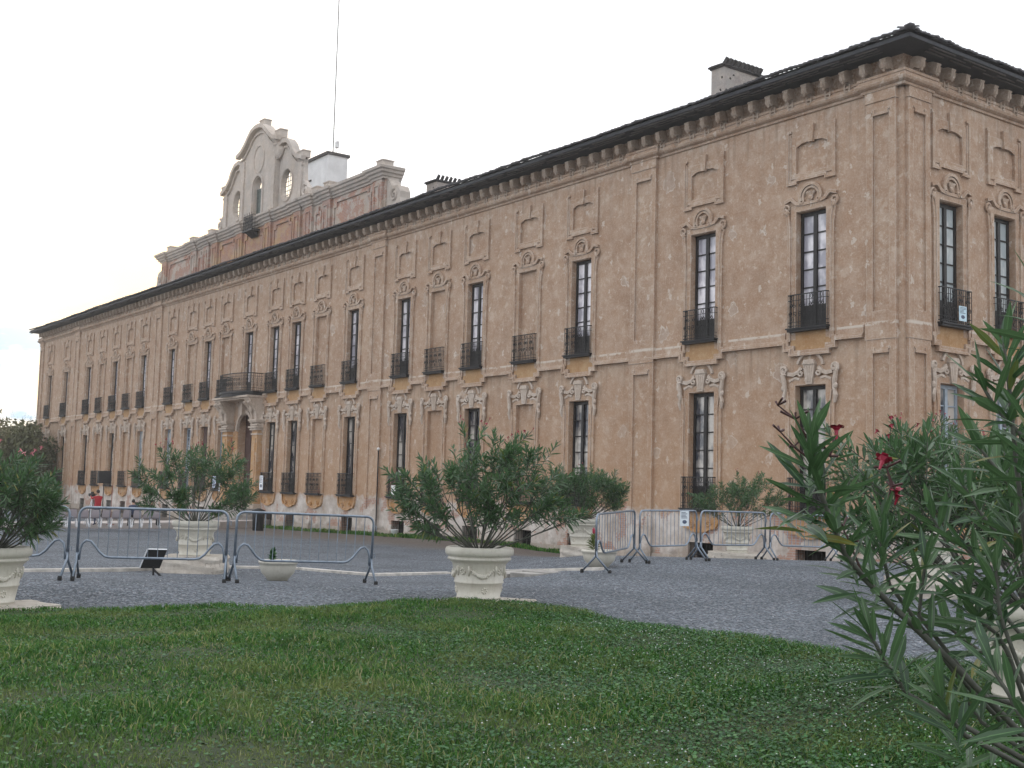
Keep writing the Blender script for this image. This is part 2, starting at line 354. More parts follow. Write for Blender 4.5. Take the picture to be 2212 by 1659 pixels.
M['ochre_low'] = plaster('ochre_low_plaster', (.44, .215, .07), (.48, .27, .11), pale=(.5, .42, .35), spots=False, low=False, streak=.9)
M['ornament'] = plaster('ornament_plaster', (.40, .31, .24), (.52, .435, .36), pale=(.62, .55, .49), spots=False, low=False, streak=.9, wear=.7)
M['attic'] = plaster('attic_plaster', (.38, .28, .20), (.47, .39, .33), pale=(.56, .50, .46), spots=False, low=False, brick=.9, grey=.4, mid_ochre=-51.0)
M['gable'] = plaster('gable_plaster', (.42, .345, .28), (.51, .445, .39), pale=(.60, .54, .49), spots=False, low=False, grey=.5)
M['chimney'] = plaster('chimney_plaster', (.27, .24, .225), (.34, .31, .295), spots=False, low=False, grey=.6)
M['bracket'] = plaster('bracket_plaster', (.27, .19, .135), (.42, .33, .26), pale=(.5, .42, .35), spots=False, low=False, streak=.9, wear=.6)
M['cove'] = plaster('shaded_cove_plaster', (.17, .095, .05), (.24, .14, .08), spots=False, low=False)  # dark brown has the shade between the brackets put into the colour
M['plinth'] = plaster('plinth_stone', (.30, .25, .20), (.38, .32, .27), spots=False, low=False, grey=.4)
M['wood'] = simple('dark_wood', (.015, .013, .013), .55, var=.4)
M['bluewood'] = simple('blue_grey_wood', (.30, .36, .42), .5, var=.12)
M['door'] = simple('brown_door', (.07, .035, .03), .6)
M['iron'] = simple('wrought_iron', (.010, .010, .011), .6, var=.3)
M['slab'] = simple('black_stone_slab', (.016, .016, .018), .6)
M['soffit'] = simple('soffit_boards', (.030, .032, .038), .8, scale=2)
M['tile'] = simple('old_roof_tile', (.042, .040, .043), .9, var=.45, scale=3, bmp=.3)
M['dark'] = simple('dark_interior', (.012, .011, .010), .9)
def glass(name, c1, c2, sc):
    mt, N, L, B = mat(name); p = pos(N)
    mp_ = N.new('ShaderNodeMapping'); mp_.inputs['Scale'].default_value = (1.6, 1.6, 1.0); L.new(p, mp_.inputs[0])
    f = nz(N, L, mp_.outputs[0], sc, 3)
    L.new(mixc(N, L, ramp(N, L, f, .42, .58), c1, c2), B.inputs['Base Color'])  # reflected sky is painted into the pane colour along with curtain tones
    B.inputs['Roughness'].default_value = .06; B.inputs['IOR'].default_value = 1.55; B.inputs['Specular IOR Level'].default_value = .75
    bump(N, L, B, nz(N, L, p, 1.4, 2), .25, .05)
    return mt
M['glass'] = glass('window_glass', (.34, .33, .38), (.78, .75, .78), 1.0)
M['glassdark'] = glass('window_glass_dark', (.05, .055, .07), (.50, .465, .42), .9)
M['glasslit'] = glass('window_glass_pale', (.42, .48, .50), (.60, .64, .64), 1.2)

# ------------------------------------------------------------------ the villa
villa = thing('villa', 'long two-storey baroque villa of weathered ochre-brown plaster with curved roof gable', 'villa')
WX = {1: -3.72, 2: -8.93, 3: -16.24, 4: -20.1, 5: -24.34, 6: -27.7, 7: -31.05, 8: -36.63, 9: -40.56, 10: -43.89, 11: -47.0, 12: -50.97,
      13: -54.9, 14: -58.06, 15: -61.25, 16: -65.23, 17: -71.46, 18: -74.96, 19: -78.53, 20: -82.2, 21: -85.94, 22: -92.99, 23: -98.5}
BLIND = {4, 6, 9, 13, 15, 18, 20}
GBLIND = {4, 6, 9, 18, 20}
GBLUE = {13, 15, 16, 17}
RX = {1: 2.56, 2: 5.74, 3: 10.2, 4: 14.6, 5: 19}
XL = -102.5; YB = 26.0; ZB = -1.35
ZT, ZS = 11.5, 7.36                 # upper openings
GT, GS = 5.38, 1.01                 # lower openings
HW = .655
PT, PB = 14.03, 12.92
PIL = [-12.25, -33.8, -68.3, -89.7]

def wall(mb, x0, x1, z0, z1, holes, y=0):
    xs = sorted({round(v, 4) for v in [x0, x1] + [h[0] for h in holes] + [h[1] for h in holes]})
    zs = sorted({round(v, 4) for v in [z0, z1] + [h[2] for h in holes] + [h[3] for h in holes]})
    for a, b in zip(xs, xs[1:]):
        for c, d in zip(zs, zs[1:]):
            mx_, mz = (a + b) / 2, (c + d) / 2
            if any(h[0] < mx_ < h[1] and h[2] < mz < h[3] for h in holes): continue
            mb.mi = 0; mb.add([(a, y, c), (b, y, c), (b, y, d), (a, y, d)], [(0, 1, 2, 3)])
    for (a, b, c, d, dep, mi) in holes:
        mb.mi = 0; e = y + dep
        mb.add([(a, y, c), (a, y, d), (a, e, d), (a, e, c)], [(0, 1, 2, 3)])
        mb.add([(b, y, c), (b, e, c), (b, e, d), (b, y, d)], [(0, 1, 2, 3)])
        mb.add([(a, y, c), (a, e, c), (b, e, c), (b, y, c)], [(0, 1, 2, 3)])
        mb.add([(a, y, d), (b, y, d), (b, e, d), (a, e, d)], [(0, 1, 2, 3)])
        mb.mi = mi; mb.add([(a, e, c), (b, e, c), (b, e, d), (a, e, d)], [(0, 1, 2, 3)])
    mb.mi = 0
def holes_for(table, blind, gblind, skip_lower=(), h=[]):
    out = []
    for i, x in table.items():
        out.append((x - HW, x + HW, ZS, ZT, .14 if i in blind else .4, 0 if i in blind else 1))
        if i not in skip_lower:
            out.append((x - HW, x + HW, GS, GT, .14 if i in gblind else .4, 0 if i in gblind else 1))
            out.append((x - HW, x + HW, -1.2, -.25, .12 if i in gblind and i % 2 else .5, 0 if i in gblind and i % 2 else 1))
        out.append((x - .68, x + .68, PB, PT, .07, 0))
    return out
ARC_X = -50.97
mb = MB()
hs = holes_for(WX, BLIND, GBLIND, (12,)) + [(ARC_X - 1.15, ARC_X + 1.15, -.1, 6.1, .9, 1)]
wall(mb, XL, 0, ZB, 16.35, hs)
part('facade_wall', mb, [M['plaster'], M['dark']], villa)
mb = MB(); wall(mb, 0, YB, ZB, 16.35, holes_for(RX, (), ()))
part('side_wall', mb, [M['plaster'], M['dark']], villa, rz=R(90))
mb = MB(); mb.add([(XL, 0, ZB), (XL, 12, ZB), (XL, 12, 16.35), (XL, 0, 16.35)], [(3, 2, 1, 0)])
mb.add([(XL, 12, ZB), (-12, 12, ZB), (-12, 12, 16.35), (XL, 12, 16.35)], [(3, 2, 1, 0)])
mb.add([(-12, 12, ZB), (-12, YB, ZB), (-12, YB, 16.35), (-12, 12, 16.35)], [(3, 2, 1, 0)])
mb.add([(-12, YB, ZB), (0, YB, ZB), (0, YB, 16.35), (-12, YB, 16.35)], [(3, 2, 1, 0)])
part('rear_wall', mb, M['plaster'], villa)

# plinth
mb = MB()
def plinth(rz, x0, x1, table, skip=()):
    xs = sorted([t for i, t in table.items() if i not in skip and x0 < t < x1]); cur = x0
    for t in xs + [x1 + HW + .04]: mb = MB(); mb.box(cur, t - HW - .04, -.05, .02, ZB, -.78); part('plinth', mb, M['plinth'], villa, rz=rz); cur = t + HW + .04
plinth(0, XL, ARC_X - 3.2, WX, (12,)); plinth(0, ARC_X + 3.2, -.02, WX, (12,)); plinth(R(90), .02, YB, RX)

# window surrounds (local x along the wall, outward = -y)
def upper_surround():
    mb = MB(); h = HW
    mb.band([(-h - .12, 7.0), (-h - .12, ZT + .14), (h + .12, ZT + .14), (h + .12, 7.0)], .23, .05)
    for s in (-1, 1):
        x = s * (h + .31)
        mb.band([(x, 6.95), (x, 10.9), (x + s * .05, 11.25), (x + s * .1, 11.5)], .10, .085)
        mb.band([(x - s * .075, 6.95), (x - s * .075, 10.95), (x - s * .02, 11.3), (x + s * .02, 11.5)], .05, .115)
        mb.spiral(x + s * .07, 11.7, .17, 1.3, .045, -.08, s, R(-90))
        mb.band([(s * .45, ZT + .28), (s * .62, ZT + .32), (s * .85, ZT + .52), (x + s * .16, ZT + .44)], .11, .12)
        mb.blob((x + s * .06, -.09, 11.55), (.09, .07, .12), 3)
    mb.band([(-.62, ZT + .30), (-.3, ZT + .27), (.3, ZT + .27), (.62, ZT + .30)], .10, .09)
    # shell crest
    for r, w, d in ((.46, .10, .12), (.34, .07, .09)):
        mb.band([(r * math.cos(R(a)), 12.0 + r * .95 * math.sin(R(a))) for a in range(-25, 206, 15)], w, d)
    for s in (-1, 1): mb.spiral(s * .36, 11.86, .11, 1.2, .035, -.09, -s, R(90))
    for k in range(-2, 3): mb.tube([(0, -.03, 11.88), (k * .085, -.07, 12.16)], [.02, .045], 5)
    mb.blob((0, -.06, 11.93), (.1, .07, .1), 5)
    return mb.mesh('window_surround', M['trim'])
def panel_surround():
    mb = MB()
    mb.band([(-.8, 12.80), (-.8, 14.16), (.8, 14.16), (.8, 12.80)], .22, .035)
    mb.box(-.91, .91, -.036, .02, 12.74, 12.9)
    for off, w, d in ((0, .09, .10), (.085, .06, .07)):
        o = off
        mb.band([(-1.02 + o, 14.42 - o), (-1.02 + o, 12.56 + o), (-.66 + o * .6, 12.56 + o), (-.66 + o * .6, 12.66 + o), (.66 - o * .6, 12.66 + o), (.66 - o * .6, 12.56 + o), (1.02 - o, 12.56 + o), (1.02 - o, 14.42 - o)], w, d)
    for s in (-1, 1): mb.box(min(s * 1.06, s * .9), max(s * 1.06, s * .9), -.075, .02, 14.42, 14.5)
    mb.prism([(-.1, 13.93), (.1, 13.93), (.15, 14.56), (-.15, 14.56)], -.12, .02)
    for s in (-1, 1):                                # curved head of the panel and fans by the keystone
        mb.prism([(s * .68, 14.05), (s * .1, 14.05), (s * .1, 13.99), (s * .45, 13.96), (s * .68, 13.86)], -.034, .03)
    return mb.mesh('panel_surround', M['trim'])
def apron():
    mb = MB(); mb.mi = 0
    mb.prism([(-.88, 7.26), (.88, 7.26), (.88, 6.74), (.66, 6.74), (.66, 6.58), (-.66, 6.58), (-.66, 6.74), (-.88, 6.74)], -.045, .02)
    mb.mi = 1
    for o, w, d in ((0, .11, .12), (.10, .08, .17)):
        mb.band([(-1.16, 6.98 - o), (-1.0 - o, 6.98 - o), (-1.0 - o, 6.74 - o), (-.74 - o, 6.74 - o), (-.74 - o, 6.56 - o), (.74 + o, 6.56 - o), (.74 + o, 6.74 - o), (1.0 + o, 6.74 - o), (1.0 + o, 6.98 - o), (1.16, 6.98 - o)], w, d)
    return mb.mesh('sill_apron', [M['ochre'], M['trim']])
def lower_surround():
    mb = MB(); h = HW
    mb.mi = 0
    mb.band([(-h - .13, .98), (-h - .13, GT + .14), (h + .13, GT + .14), (h + .13, .98)], .24, .05)
    for s in (-1, 1):
        x = s * (h + .34)
        mb.band([(x, .98), (x, 4.7), (x + s * .06, 5.1), (x + s * .07, 5.3)], .12, .09)
        mb.band([(x - s * .1, .98), (x - s * .1, 4.8), (x - s * .04, 5.2)], .05, .12)
    mb.mi = 1
    for s in (-1, 1):
        x = s * (h + .34)
        mb.tube([(x + s * .08, -.08, 4.75), (x + s * .13, -.1, 5.0), (x + s * .06, -.11, 5.25), (x + s * .1, -.12, 5.5), (x + s * .17, -.14, 5.8)], [.05, .085, .06, .09, .08], 6)
        mb.spiral(x + s * .1, 5.95, .16, 1.5, .055, -.12, s, R(-60))
        mb.blob((x + s * .12, -.11, 5.32), (.1, .07, .13), 8)
        mb.band([(x - s * .02, 5.82), (s * .72, 5.78), (s * .5, 5.86), (s * .36, 6.0)], .13, .1)
        mb.band([(s * .92, 5.56), (s * .66, 5.66), (s * .45, 5.62)], .08, .08)
        mb.spiral(s * .38, 5.8, .12, 1.2, .04, -.1, -s, R(90))
    mb.band([(.56 * math.cos(R(a)), 6.0 + .52 * math.sin(R(a))) for a in range(8, 173, 12)], .09, .09)
    mb.prism([(-.13, 5.42), (.13, 5.42), (.25, 6.08), (.2, 6.2), (-.2, 6.2), (-.25, 6.08)], -.13, .02)
    mb.prism([(-.27, 6.1), (.27, 6.1), (.2, 6.26), (-.2, 6.26)], -.17, .02)
    for k in (-1, 0, 1): mb.prism([(k * .055 - .02, 5.5), (k * .055 + .02, 5.5), (k * .11 + .035, 6.05), (k * .11 - .035, 6.05)], -.15, -.12)
    return mb.mesh('door_surround', [M['trim'], M['ornament']])
def lower_apron():
    mb = MB(); mb.mi = 0
    mb.prism([(-.9, .92), (.9, .92), (.84, .5), (.55, .22), (-.55, .22), (-.84, .5)], -.05, .02)
    mb.mi = 1
    for s in (-1, 1):
        mb.band([(s * .98, .9), (s * .93, .5), (s * .78, .32), (s * .55, .3), (s * .35, .2), (0, .16)], .09, .11)
        mb.spiral(s * .45, .45, .14, 1.3, .04, -.07, s, 0)
    return mb.mesh('foot_apron', [M['ochre_low'], M['ochre_low']])
def sash(z0, z1, rows, wood, name):
    mb = MB(); h = HW - .01; y0, y1 = .2, .29
    mb.box(-h, -h + .1, y0, y1, z0, z1); mb.box(h - .1, h, y0, y1, z0, z1); mb.box(-h + .1, h - .1, y0, y1, z1 - .13, z1)
    mb.box(-.075, .075, y0 - .02, y1, z0, z1 - .13)
    zl = z0 + .85; mb.box(-h + .1, -.075, y0 + .02, y1, z0, zl); mb.box(.075, h - .1, y0 + .02, y1, z0, zl)
    for i in range(1, rows):
        z = zl + (z1 - .13 - zl) * i / rows
        mb.box(-h + .1, -.075, y0 + .02, y1 - .01, z - .022, z + .022); mb.box(.075, h - .1, y0 + .02, y1 - .01, z - .022, z + .022)
    f = mb.mesh(name, wood)
    g = MB(); q = random.Random(int(z0 * 10))
    for sx in (-1, 1):
        for i in range(rows):
            a = zl + (z1 - .13 - zl) * i / rows; b = zl + (z1 - .13 - zl) * (i + 1) / rows
            xa, xb = (-h + .1, -.075) if sx < 0 else (.075, h - .1)
            t = [q.uniform(-.006, .006) for _ in range(4)]
            g.add([(xa, .262 + t[0], a), (xb, .262 + t[1], a), (xb, .262 + t[2], b), (xa, .262 + t[0] - t[1] + t[2], b)], [(0, 1, 2, 3)])
    return f, g
def railing_mesh(w=.83, out=.24, h=1.16):
    mb = MB()
    P = [(-w, 0), (-w, -out), (w, -out), (w, 0)]
    for z, r in ((h, .024), (h - .2, .012), (.2, .012), (.07, .016)): mb.tube([(x, y, z) for x, y in P], r, 4)
    n = 15
    for i in range(n):
        x = -w + 2 * w * i / (n - 1)
        mb.tube([(x, -out, .0), (x, -out, h)], .014, 4, False)
    for k in range(4):
        c = -w + 2 * w * (k + .5) / 4
        for s in (-1, 1):
            mb.spiral(c + s * .085, .5, .085, 1.2, .014, -out - .005, s, R(-90), 12, .02)
            mb.spiral(c + s * .075, .78, .075, 1.2, .014, -out - .005, s, R(90), 12, .02)
        mb.tube([(c + .06 * math.cos(R(a)), -out, 1.06 + .075 * math.sin(R(a))) for a in range(0, 360, 45)], .010, 4, False, True)
        mb.tube([(c + .05 * math.cos(R(a)), -out, .31 + .07 * math.sin(R(a))) for a in range(0, 360, 45)], .010, 4, False, True)
    for s in (-1, 1):
        for t in (.33, .66): mb.tube([(s * w, -out * t, 0), (s * w, -out * t, h)], .012, 4, False)
    return mb.mesh('balcony_railing', M['iron'])
def slab_mesh(w=.9, out=.32):
    mb = MB(); mb.box(-w, w, -out, -.02, -.05, .0); mb.box(-w + .04, w - .04, -out + .05, -.02, -.13, -.05); return mb.mesh('slab', M['slab'])
me_us, me_ps, me_ap, me_ls, me_la = upper_surround(), panel_surround(), apron(), lower_surround(), lower_apron()
me_rail, me_slab = railing_mesh(), slab_mesh()
UF, UG = sash(ZS, ZT, 5, M['wood'], 'window'); LF, LG = sash(GS, GT, 5, M['wood'], 'window'); BF, BG = sash(GS, GT, 6, M['bluewood'], 'window')
me_ug = UG.mesh('pane', M['glass']); me_lg = LG.mesh('pane', M['glassdark']); me_bg = BG.mesh('pane', M['glassdark']); me_rg = UG.mesh('pane', M['glasslit'])
db = MB(); db.box(-HW + .01, HW - .01, .2, .28, GS, GT); db.box(-.03, .03, .17, .2, GS, GT - .02)
for a, b in ((1.2, 2.9), (3.1, 5.2)):
    for s in (-1, 1): db.box(min(s * .1, s * .55), max(s * .1, s * .55), .18, .2, a, b)
me_door = db.mesh('shutter', M['door'])
gm = MB()
for k in range(7): gm.tube([(-.6 + .2 * k, .1, -1.2), (-.6 + .2 * k, .1, -.25)], .014, 4, False)
gm.box(-.66, .66, .09, .11, -.72, -.69)
me_grate = gm.mesh('cellar_grate', M['iron'])
def bay(i, x, blind, gblind, blue, rz, right=False, lower=True):
    loc = (x, 0, 0) if not right else (0, x, 0)
    link('window_surround', me_us, villa, loc, rz); link('panel_surround', me_ps, villa, loc, rz)
    if not (i == 12 and not right):
        link('sill_apron', me_ap, villa, loc, rz)
        r = link('balcony_railing', me_rail, villa, (loc[0], loc[1], ZS + .03), rz); link('slab', me_slab, r)
    if not blind:
        w = link('window', UF, villa, loc, rz); link('pane', me_rg if right else me_ug, w)
    if lower:
        link('door_surround', me_ls, villa, loc, rz); link('foot_apron', me_la, villa, loc, rz)
        r = link('balcony_railing', me_rail, villa, (loc[0], loc[1], GS + .02), rz); link('slab', me_slab, r)
        if not gblind:
            if i == 14 and not right: link('shutter', me_door, villa, loc, rz)
            else:
                w = link('window', BF if blue else LF, villa, loc, rz); link('pane', me_bg if blue else me_lg, w)
        if not gblind or i % 2 == 0: link('cellar_grate', me_grate, villa, loc, rz)
for i, x in WX.items(): bay(i, x, i in BLIND, i in GBLIND, i in GBLUE, 0, False, i != 12)
for i, x in list(RX.items())[:3]: bay(i, x, False, False, True, R(90), True)

# string course
def string(x0, x1, table, rz):
    xs = sorted(t for t in table.values() if x0 < t < x1); cur = x0
    for t in xs + [None]:
        e = t - 1.13 if t is not None else x1
        if e - cur > .1:
            mb = MB(); mb.box(cur, e, -.06, .02, 7.0, 7.27); mb.box(cur, e, -.115, .02, 6.93, 6.995); mb.box(cur, e, -.165, .02, 6.84, 6.925); part('string_course', mb, M['trim'], villa, rz=rz)
        cur = (t + 1.13) if t is not None else x1
string(XL, -1.5, WX, 0); string(1.5, YB, RX, R(90))

# pilasters
def pil(w, name='pilaster'):
    mb = MB(); h = w / 2; e = .25
    for z0, z1, top in ((7.3, 14.62, True), (-1.3, 6.72, False)):
        mb.box(-h, -h + e, -.13, .02, z0, z1); mb.box(h - e, h, -.13, .02, z0, z1)
        mb.box(-h + e, h - e, -.13, .02, z1 - .42, z1); mb.box(-h + e, h - e, -.13, .02, z0, z0 + (.35 if z0 > 0 else 1.6))
        mb.box(-h + e, h - e, -.05, .02, z0 + (.35 if z0 > 0 else 1.6), z1 - .42)
        a = z1 - .42
        mb.band([(-h + e - .03, a + .12), (-h + e + .06, a + .12), (-h + e + .06, a - .0), (h - e - .06, a - .0), (h - e - .06, a + .12), (h - e + .03, a + .12)], .07, .175)
    mb.box(-h - .03, h + .03, -.17, .02, 14.62, 15.0)
    mb.box(-h - .02, h + .02, -.16, .02, 6.72, 7.3)
    return mb.mesh(name, M['trim'])
me_pil = pil(1.4); me_cp = pil(1.14)
for x in PIL: link('pilaster', me_pil, villa, (x, 0, 0))
link('pilaster', me_cp, villa, (-.76, 0, 0)); link('pilaster', me_cp, villa, (0, .72, 0), R(90)); link('pilaster', me_cp, villa, (XL + .76, 0, 0))
link('pilaster', me_pil, villa, (0, 8.3, 0), R(90))

# cornice and eaves swept round the corner (profile: outward, z)
def sweep(mb, path, prof):
    n = len(path); out = []
    for i, p in enumerate(path):
        p = Vector(p); ns = []
        if i > 0: d = (p - Vector(path[i - 1])).normalized(); ns.append(Vector((d.y, -d.x)))
        if i < n - 1: d = (Vector(path[i + 1]) - p).normalized(); ns.append(Vector((d.y, -d.x)))
        nn = ns[0] if len(ns) == 1 else (ns[0] + ns[1]) / max(.2, 1 + ns[0].dot(ns[1]))
        out.append((p, nn))
    k = len(prof); vs = [(p.x + nn.x * o, p.y + nn.y * o, z) for p, nn in out for o, z in prof]
    fs = [(i * k + j, (i + 1) * k + j, (i + 1) * k + j + 1, i * k + j + 1) for i in range(n - 1) for j in range(k - 1)]
    mb.add(vs, fs)
def facade_path(res):
    P = [(XL, 12), (XL, 0)] if False else [(XL, 6), (XL, 0)]
    P = [(XL - 0, 6), (XL - 0, 0)]
    pts = [(XL + .1, 0)]
    segs = [(XL + .1, XL + 1.4)] + [(x - .75, x + .75) for x in reversed(PIL)]
    path = [(XL, 6.0), (XL, -res)]
    path += [(XL + 1.42, -res), (XL + 1.42, 0)]
    for x in sorted(PIL): path += [(x - .78, 0), (x - .78, -res), (x + .78, -res), (x + .78, 0)]
    path += [(-1.42, 0), (-1.42, -res), (res, -res), (res, 1.38), (0, 1.38), (0, 7.55), (res, 7.55), (res, 9.05), (0, 9.05), (0, YB)]
    return path
mb = MB()
sweep(mb, facade_path(.13), [(.0, 14.96), (.07, 14.98), (.08, 15.05), (.13, 15.07), (.2, 15.12), (.235, 15.2), (.2, 15.28), (.14, 15.33), (.13, 15.36), (.17, 15.38), (.17, 15.46), (.06, 15.5), (-.15, 15.5)])
part('cornice', mb, M['trim'], villa)
mb = MB()
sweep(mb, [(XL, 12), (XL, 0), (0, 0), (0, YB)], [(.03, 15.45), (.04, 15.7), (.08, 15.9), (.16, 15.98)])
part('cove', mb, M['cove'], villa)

# console brackets under the eaves, each with its clip on the cornice
def bracket():
    mb = MB()
    pr = [(-.0, 15.50), (-.10, 15.52), (-.2, 15.60), (-.3, 15.60), (-.38, 15.54), (-.46, 15.53), (-.53, 15.58), (-.56, 15.68), (-.55, 15.80), (-.5, 15.90), (-.4, 15.95), (-.0, 16.0)]
    pr = [(a * .88, z) for a, z in pr]; mb.prism(pr, -.1, .1, 'x')
    mb.prism([(a - .025 if a < -.35 else a, z - .012) for a, z in pr], -.04, .04, 'x')
    mb.tube([(-.12, -.41, 15.65), (.12, -.41, 15.65)], .075, 8)
    mb.prism([(-.48, 15.80), (-.51, 15.82), (-.51, 15.87), (-.45, 15.9)], -.115, .115, 'x')
    mb.blob((0, -.43, 15.51), (.05, .05, .07), 1, .1, 1)
    mb.box(-.13, -.07, -.215, -.05, 15.24, 15.5); mb.box(.07, .13, -.215, -.05, 15.24, 15.5); mb.box(-.07, .07, -.205, -.05, 15.35, 15.41)
    mb.blob((0, -.22, 15.24), (.09, .05, .05), 2, .1, 1)
    return mb
BM = bracket(); me_br = BM.mesh('eaves_bracket', M['bracket'])
bx = [-.42 - .823 * k for k in range(124)]
for x in bx[:88]: link('eaves_bracket', me_br, villa, (x, 0, 0))
mb = MB()
for x in bx[88:]: mb.add([(v[0] + x, v[1], v[2]) for v in BM.v], BM.f)
o = part('eaves_bracket', mb, M['bracket'], villa); o['kind'] = 'stuff'
for k in range(12): link('eaves_bracket', me_br, villa, (0, .42 + .83 * k, 0), R(90))

# eaves, soffit boards, tile edge, roof
roof = None
mb = MB(); mb.mi = 0
PTH = [(XL, 12), (XL, 0), (0, 0), (0, YB)]
sweep(mb, PTH, [(.02, 15.97), (.5, 16.03), (.97, 16.1), (1.0, 16.1), (1.0, 16.22), (.93, 16.27)])
mb.mi = 1
for off, z in ((.62, 16.01), (.76, 16.03), (.9, 16.055)):      # battens under the eaves, broken here and there
    x = -.3
    while x > XL:
        l_ = rnd.uniform(.4, 3.5); mb.box(x - l_, x, -off - .05, -off, z, z + .03); x -= l_ + rnd.uniform(.05, .8)
    y = .3
    while y < 14:
        l_ = rnd.uniform(.4, 2.5); mb.box(off, off + .05, y, y + l_, z, z + .03); y += l_ + rnd.uniform(.05, .8)
part('eaves_soffit', mb, [M['soffit'], simple('weathered_batten', (.11, .10, .095), .9)], villa)
mb = MB(); SL = .33
RZ0 = 16.30
ez = RZ0 + 7 * SL
e = 1.0
mb.mi = 0
mb.add([(XL - e, -e, RZ0), (e, -e, RZ0), (-6, 6, ez), (XL + 6, 6, ez)], [(0, 1, 2, 3)])
mb.add([(e, -e, RZ0), (e, YB + e, RZ0), (-6, YB - 6, ez), (-6, 6, ez)], [(0, 1, 2, 3)])
mb.add([(XL - e, -e, RZ0), (XL + 6, 6, ez), (XL - e, 13, RZ0)], [(0, 1, 2)])
mb.add([(XL - e, 13, RZ0), (XL + 6, 6, ez), (-6, 6, ez), (-13, 13, RZ0)], [(0, 1, 2, 3)])
mb.add([(-13, 13, RZ0), (-6, 6, ez), (-6, YB - 6, ez), (-13, YB + e, RZ0)], [(0, 1, 2, 3)])
mb.add([(e, YB + e, RZ0), (-13, YB + e, RZ0), (-6, YB - 6, ez)], [(0, 1, 2)])
mb.smooth = True
def tile(x, y, dx, dy, zo):            # one rounded tile at the edge running up the slope
    ln = .55; vs = []; n = 5
    for t in (0, 1):
        for j in range(n + 1):
            a = math.pi * j / n; s = math.cos(a) * .095; hgt = math.sin(a) * .085
            px_, py_ = x + dx * ln * t, y + dy * ln * t
            vs.append((px_ - dy * s, py_ + dx * s, RZ0 + .005 + zo + ln * t * SL + hgt))
    mb.add(vs, [(j, j + 1, n + 2 + j, n + 1 + j) for j in range(n)] + [tuple(range(n, -1, -1))])
x = e - .1; wob = 0
while x > XL - e:
    wob = .02 * math.sin(x * .9) + .03 * math.sin(x * .23 + 1) + rnd.uniform(-.015, .02)
    tile(x, -e - .06 + rnd.uniform(-.04, .03), 0, 1, wob + .01); x -= .215
y = -e + .1
while y < YB:
    wob = .02 * math.sin(y * .9 + 2) + .03 * math.sin(y * .33) + rnd.uniform(-.015, .02)
    tile(e + .06 + rnd.uniform(-.03, .04), y, -1, 0, wob + .01); y += .215
for k in range(9):                     # hip tiles at the corner
    t = k * .3; mb.blob((e - t, -e + t, RZ0 + .1 + t * SL), (.2, .2, .12), k, .1, 1)
roof = part('roof', mb, M['tile'], villa)

# chimneys with tile fins
def chimney(p, w, d, zb, zt, seed):
    mb = MB(); x1, y0 = p.x, p.y; x0, y1 = x1 - w, y0 + d
    mb.mi = 0; mb.box(x0, x1, y0, y1, zb, zt); mb.mi = 1; mb.box(x0 - .05, x1 + .05, y0 - .05, y1 + .05, zt, zt + .06); mb.mi = 0
    q = random.Random(seed)
    mb.mi = 2
    for k in range(9):
        u, z = q.uniform(.1, d - .1), q.uniform(zb + 1.0, zt - .15)
        mb.blob((x1 - .015, y0 + u, z), (.035, q.uniform(.05, .1), q.uniform(.05, .11)), k, .3, 1)
    for k in range(3): mb.blob((q.uniform(x0 + .1, x1 - .1), y0 + .015, q.uniform(zb + 1.0, zt - .2)), (.07, .035, .08), k, .3, 1)
    mb.mi = 1; n = int(d / .24)
    mb.prism([(x0 - .1, zt + .06), (x1 + .1, zt + .06), (x1 + .08, zt + .12), (x0 + .1, zt + .14), (x0 - .1, zt + .12)], y0 - .12, y1 + .08)
    for k in range(n):
        y = y0 + d * (k + .5) / n - .06
        mb.prism([(x1 - .2, zt + .1), (x1 + .06, zt + .09), (x1 + .22, zt + .30), (x1 + .1, zt + .40)], y - .05, y + .05)
    part('chimney', mb, [M['chimney'], M['tile'], M['dark']], roof)
def onX(dx, dy, X): d = ray(dx, dy); return CAM + d * ((X - CAM.x) / d.x)
for (xl, xc, xr, yt, sd) in ((1537, 1564, 1646, 138, 1), (922, 943, 996, 388, 2)):
    pc = onY(xc, yt, 3.0); chimney(pc, pc.x - onY(xl, yt, 3.0).x, onX(xr, yt + 15, pc.x).y - 3.0, 16.4, pc.z - .1, sd)

# attic wall and curved gable over the middle bays
AC = -51.0
attic = MB(); A0, A1 = AC - 17.4, AC + 17.4
attic.mi = 0
attic.box(A0, A1, .03, 1.0, 15.9, 19.0)
PX = [-16.7, -10.6, -8.2, -6.6, -2.3, 2.3, 6.6, 8.2, 10.6, 16.7]
for k in PX: attic.box(AC + k - .5, AC + k + .5, -.13, .04, 16.0, 18.55); attic.band([(AC + k - .25, 16.6), (AC + k - .25, 18.2), (AC + k + .25, 18.2), (AC + k + .25, 16.6)], .08, .06, -.13)
for a, b in zip(PX, PX[1:]):
    x0, x1 = AC + a + .85, AC + b - .85
    if x1 - x0 < .5: continue
    attic.band([(x0, 16.7), (x0, 17.95), (x0 + .3, 17.95), (x0 + .3, 18.25), (x1 - .3, 18.25), (x1 - .3, 17.95), (x1, 17.95), (x1, 16.7)], .16, .09, .03)
    attic.box(x0 + .12, x1 - .12, -.0, .05, 16.7, 17.9)
attic_o = part('attic_wall', attic, M['attic'], villa)
mb = MB()
pth = [(A0, 1.0), (A0, -.0)]
pth = [(A0 - .02, 1.0), (A0 - .02, -.13)]
for i, k in enumerate(PX):
    if abs(k) > 16: continue
    pth += [(AC + k - .55, 0), (AC + k - .55, -.12), (AC + k + .55, -.12), (AC + k + .55, 0)]
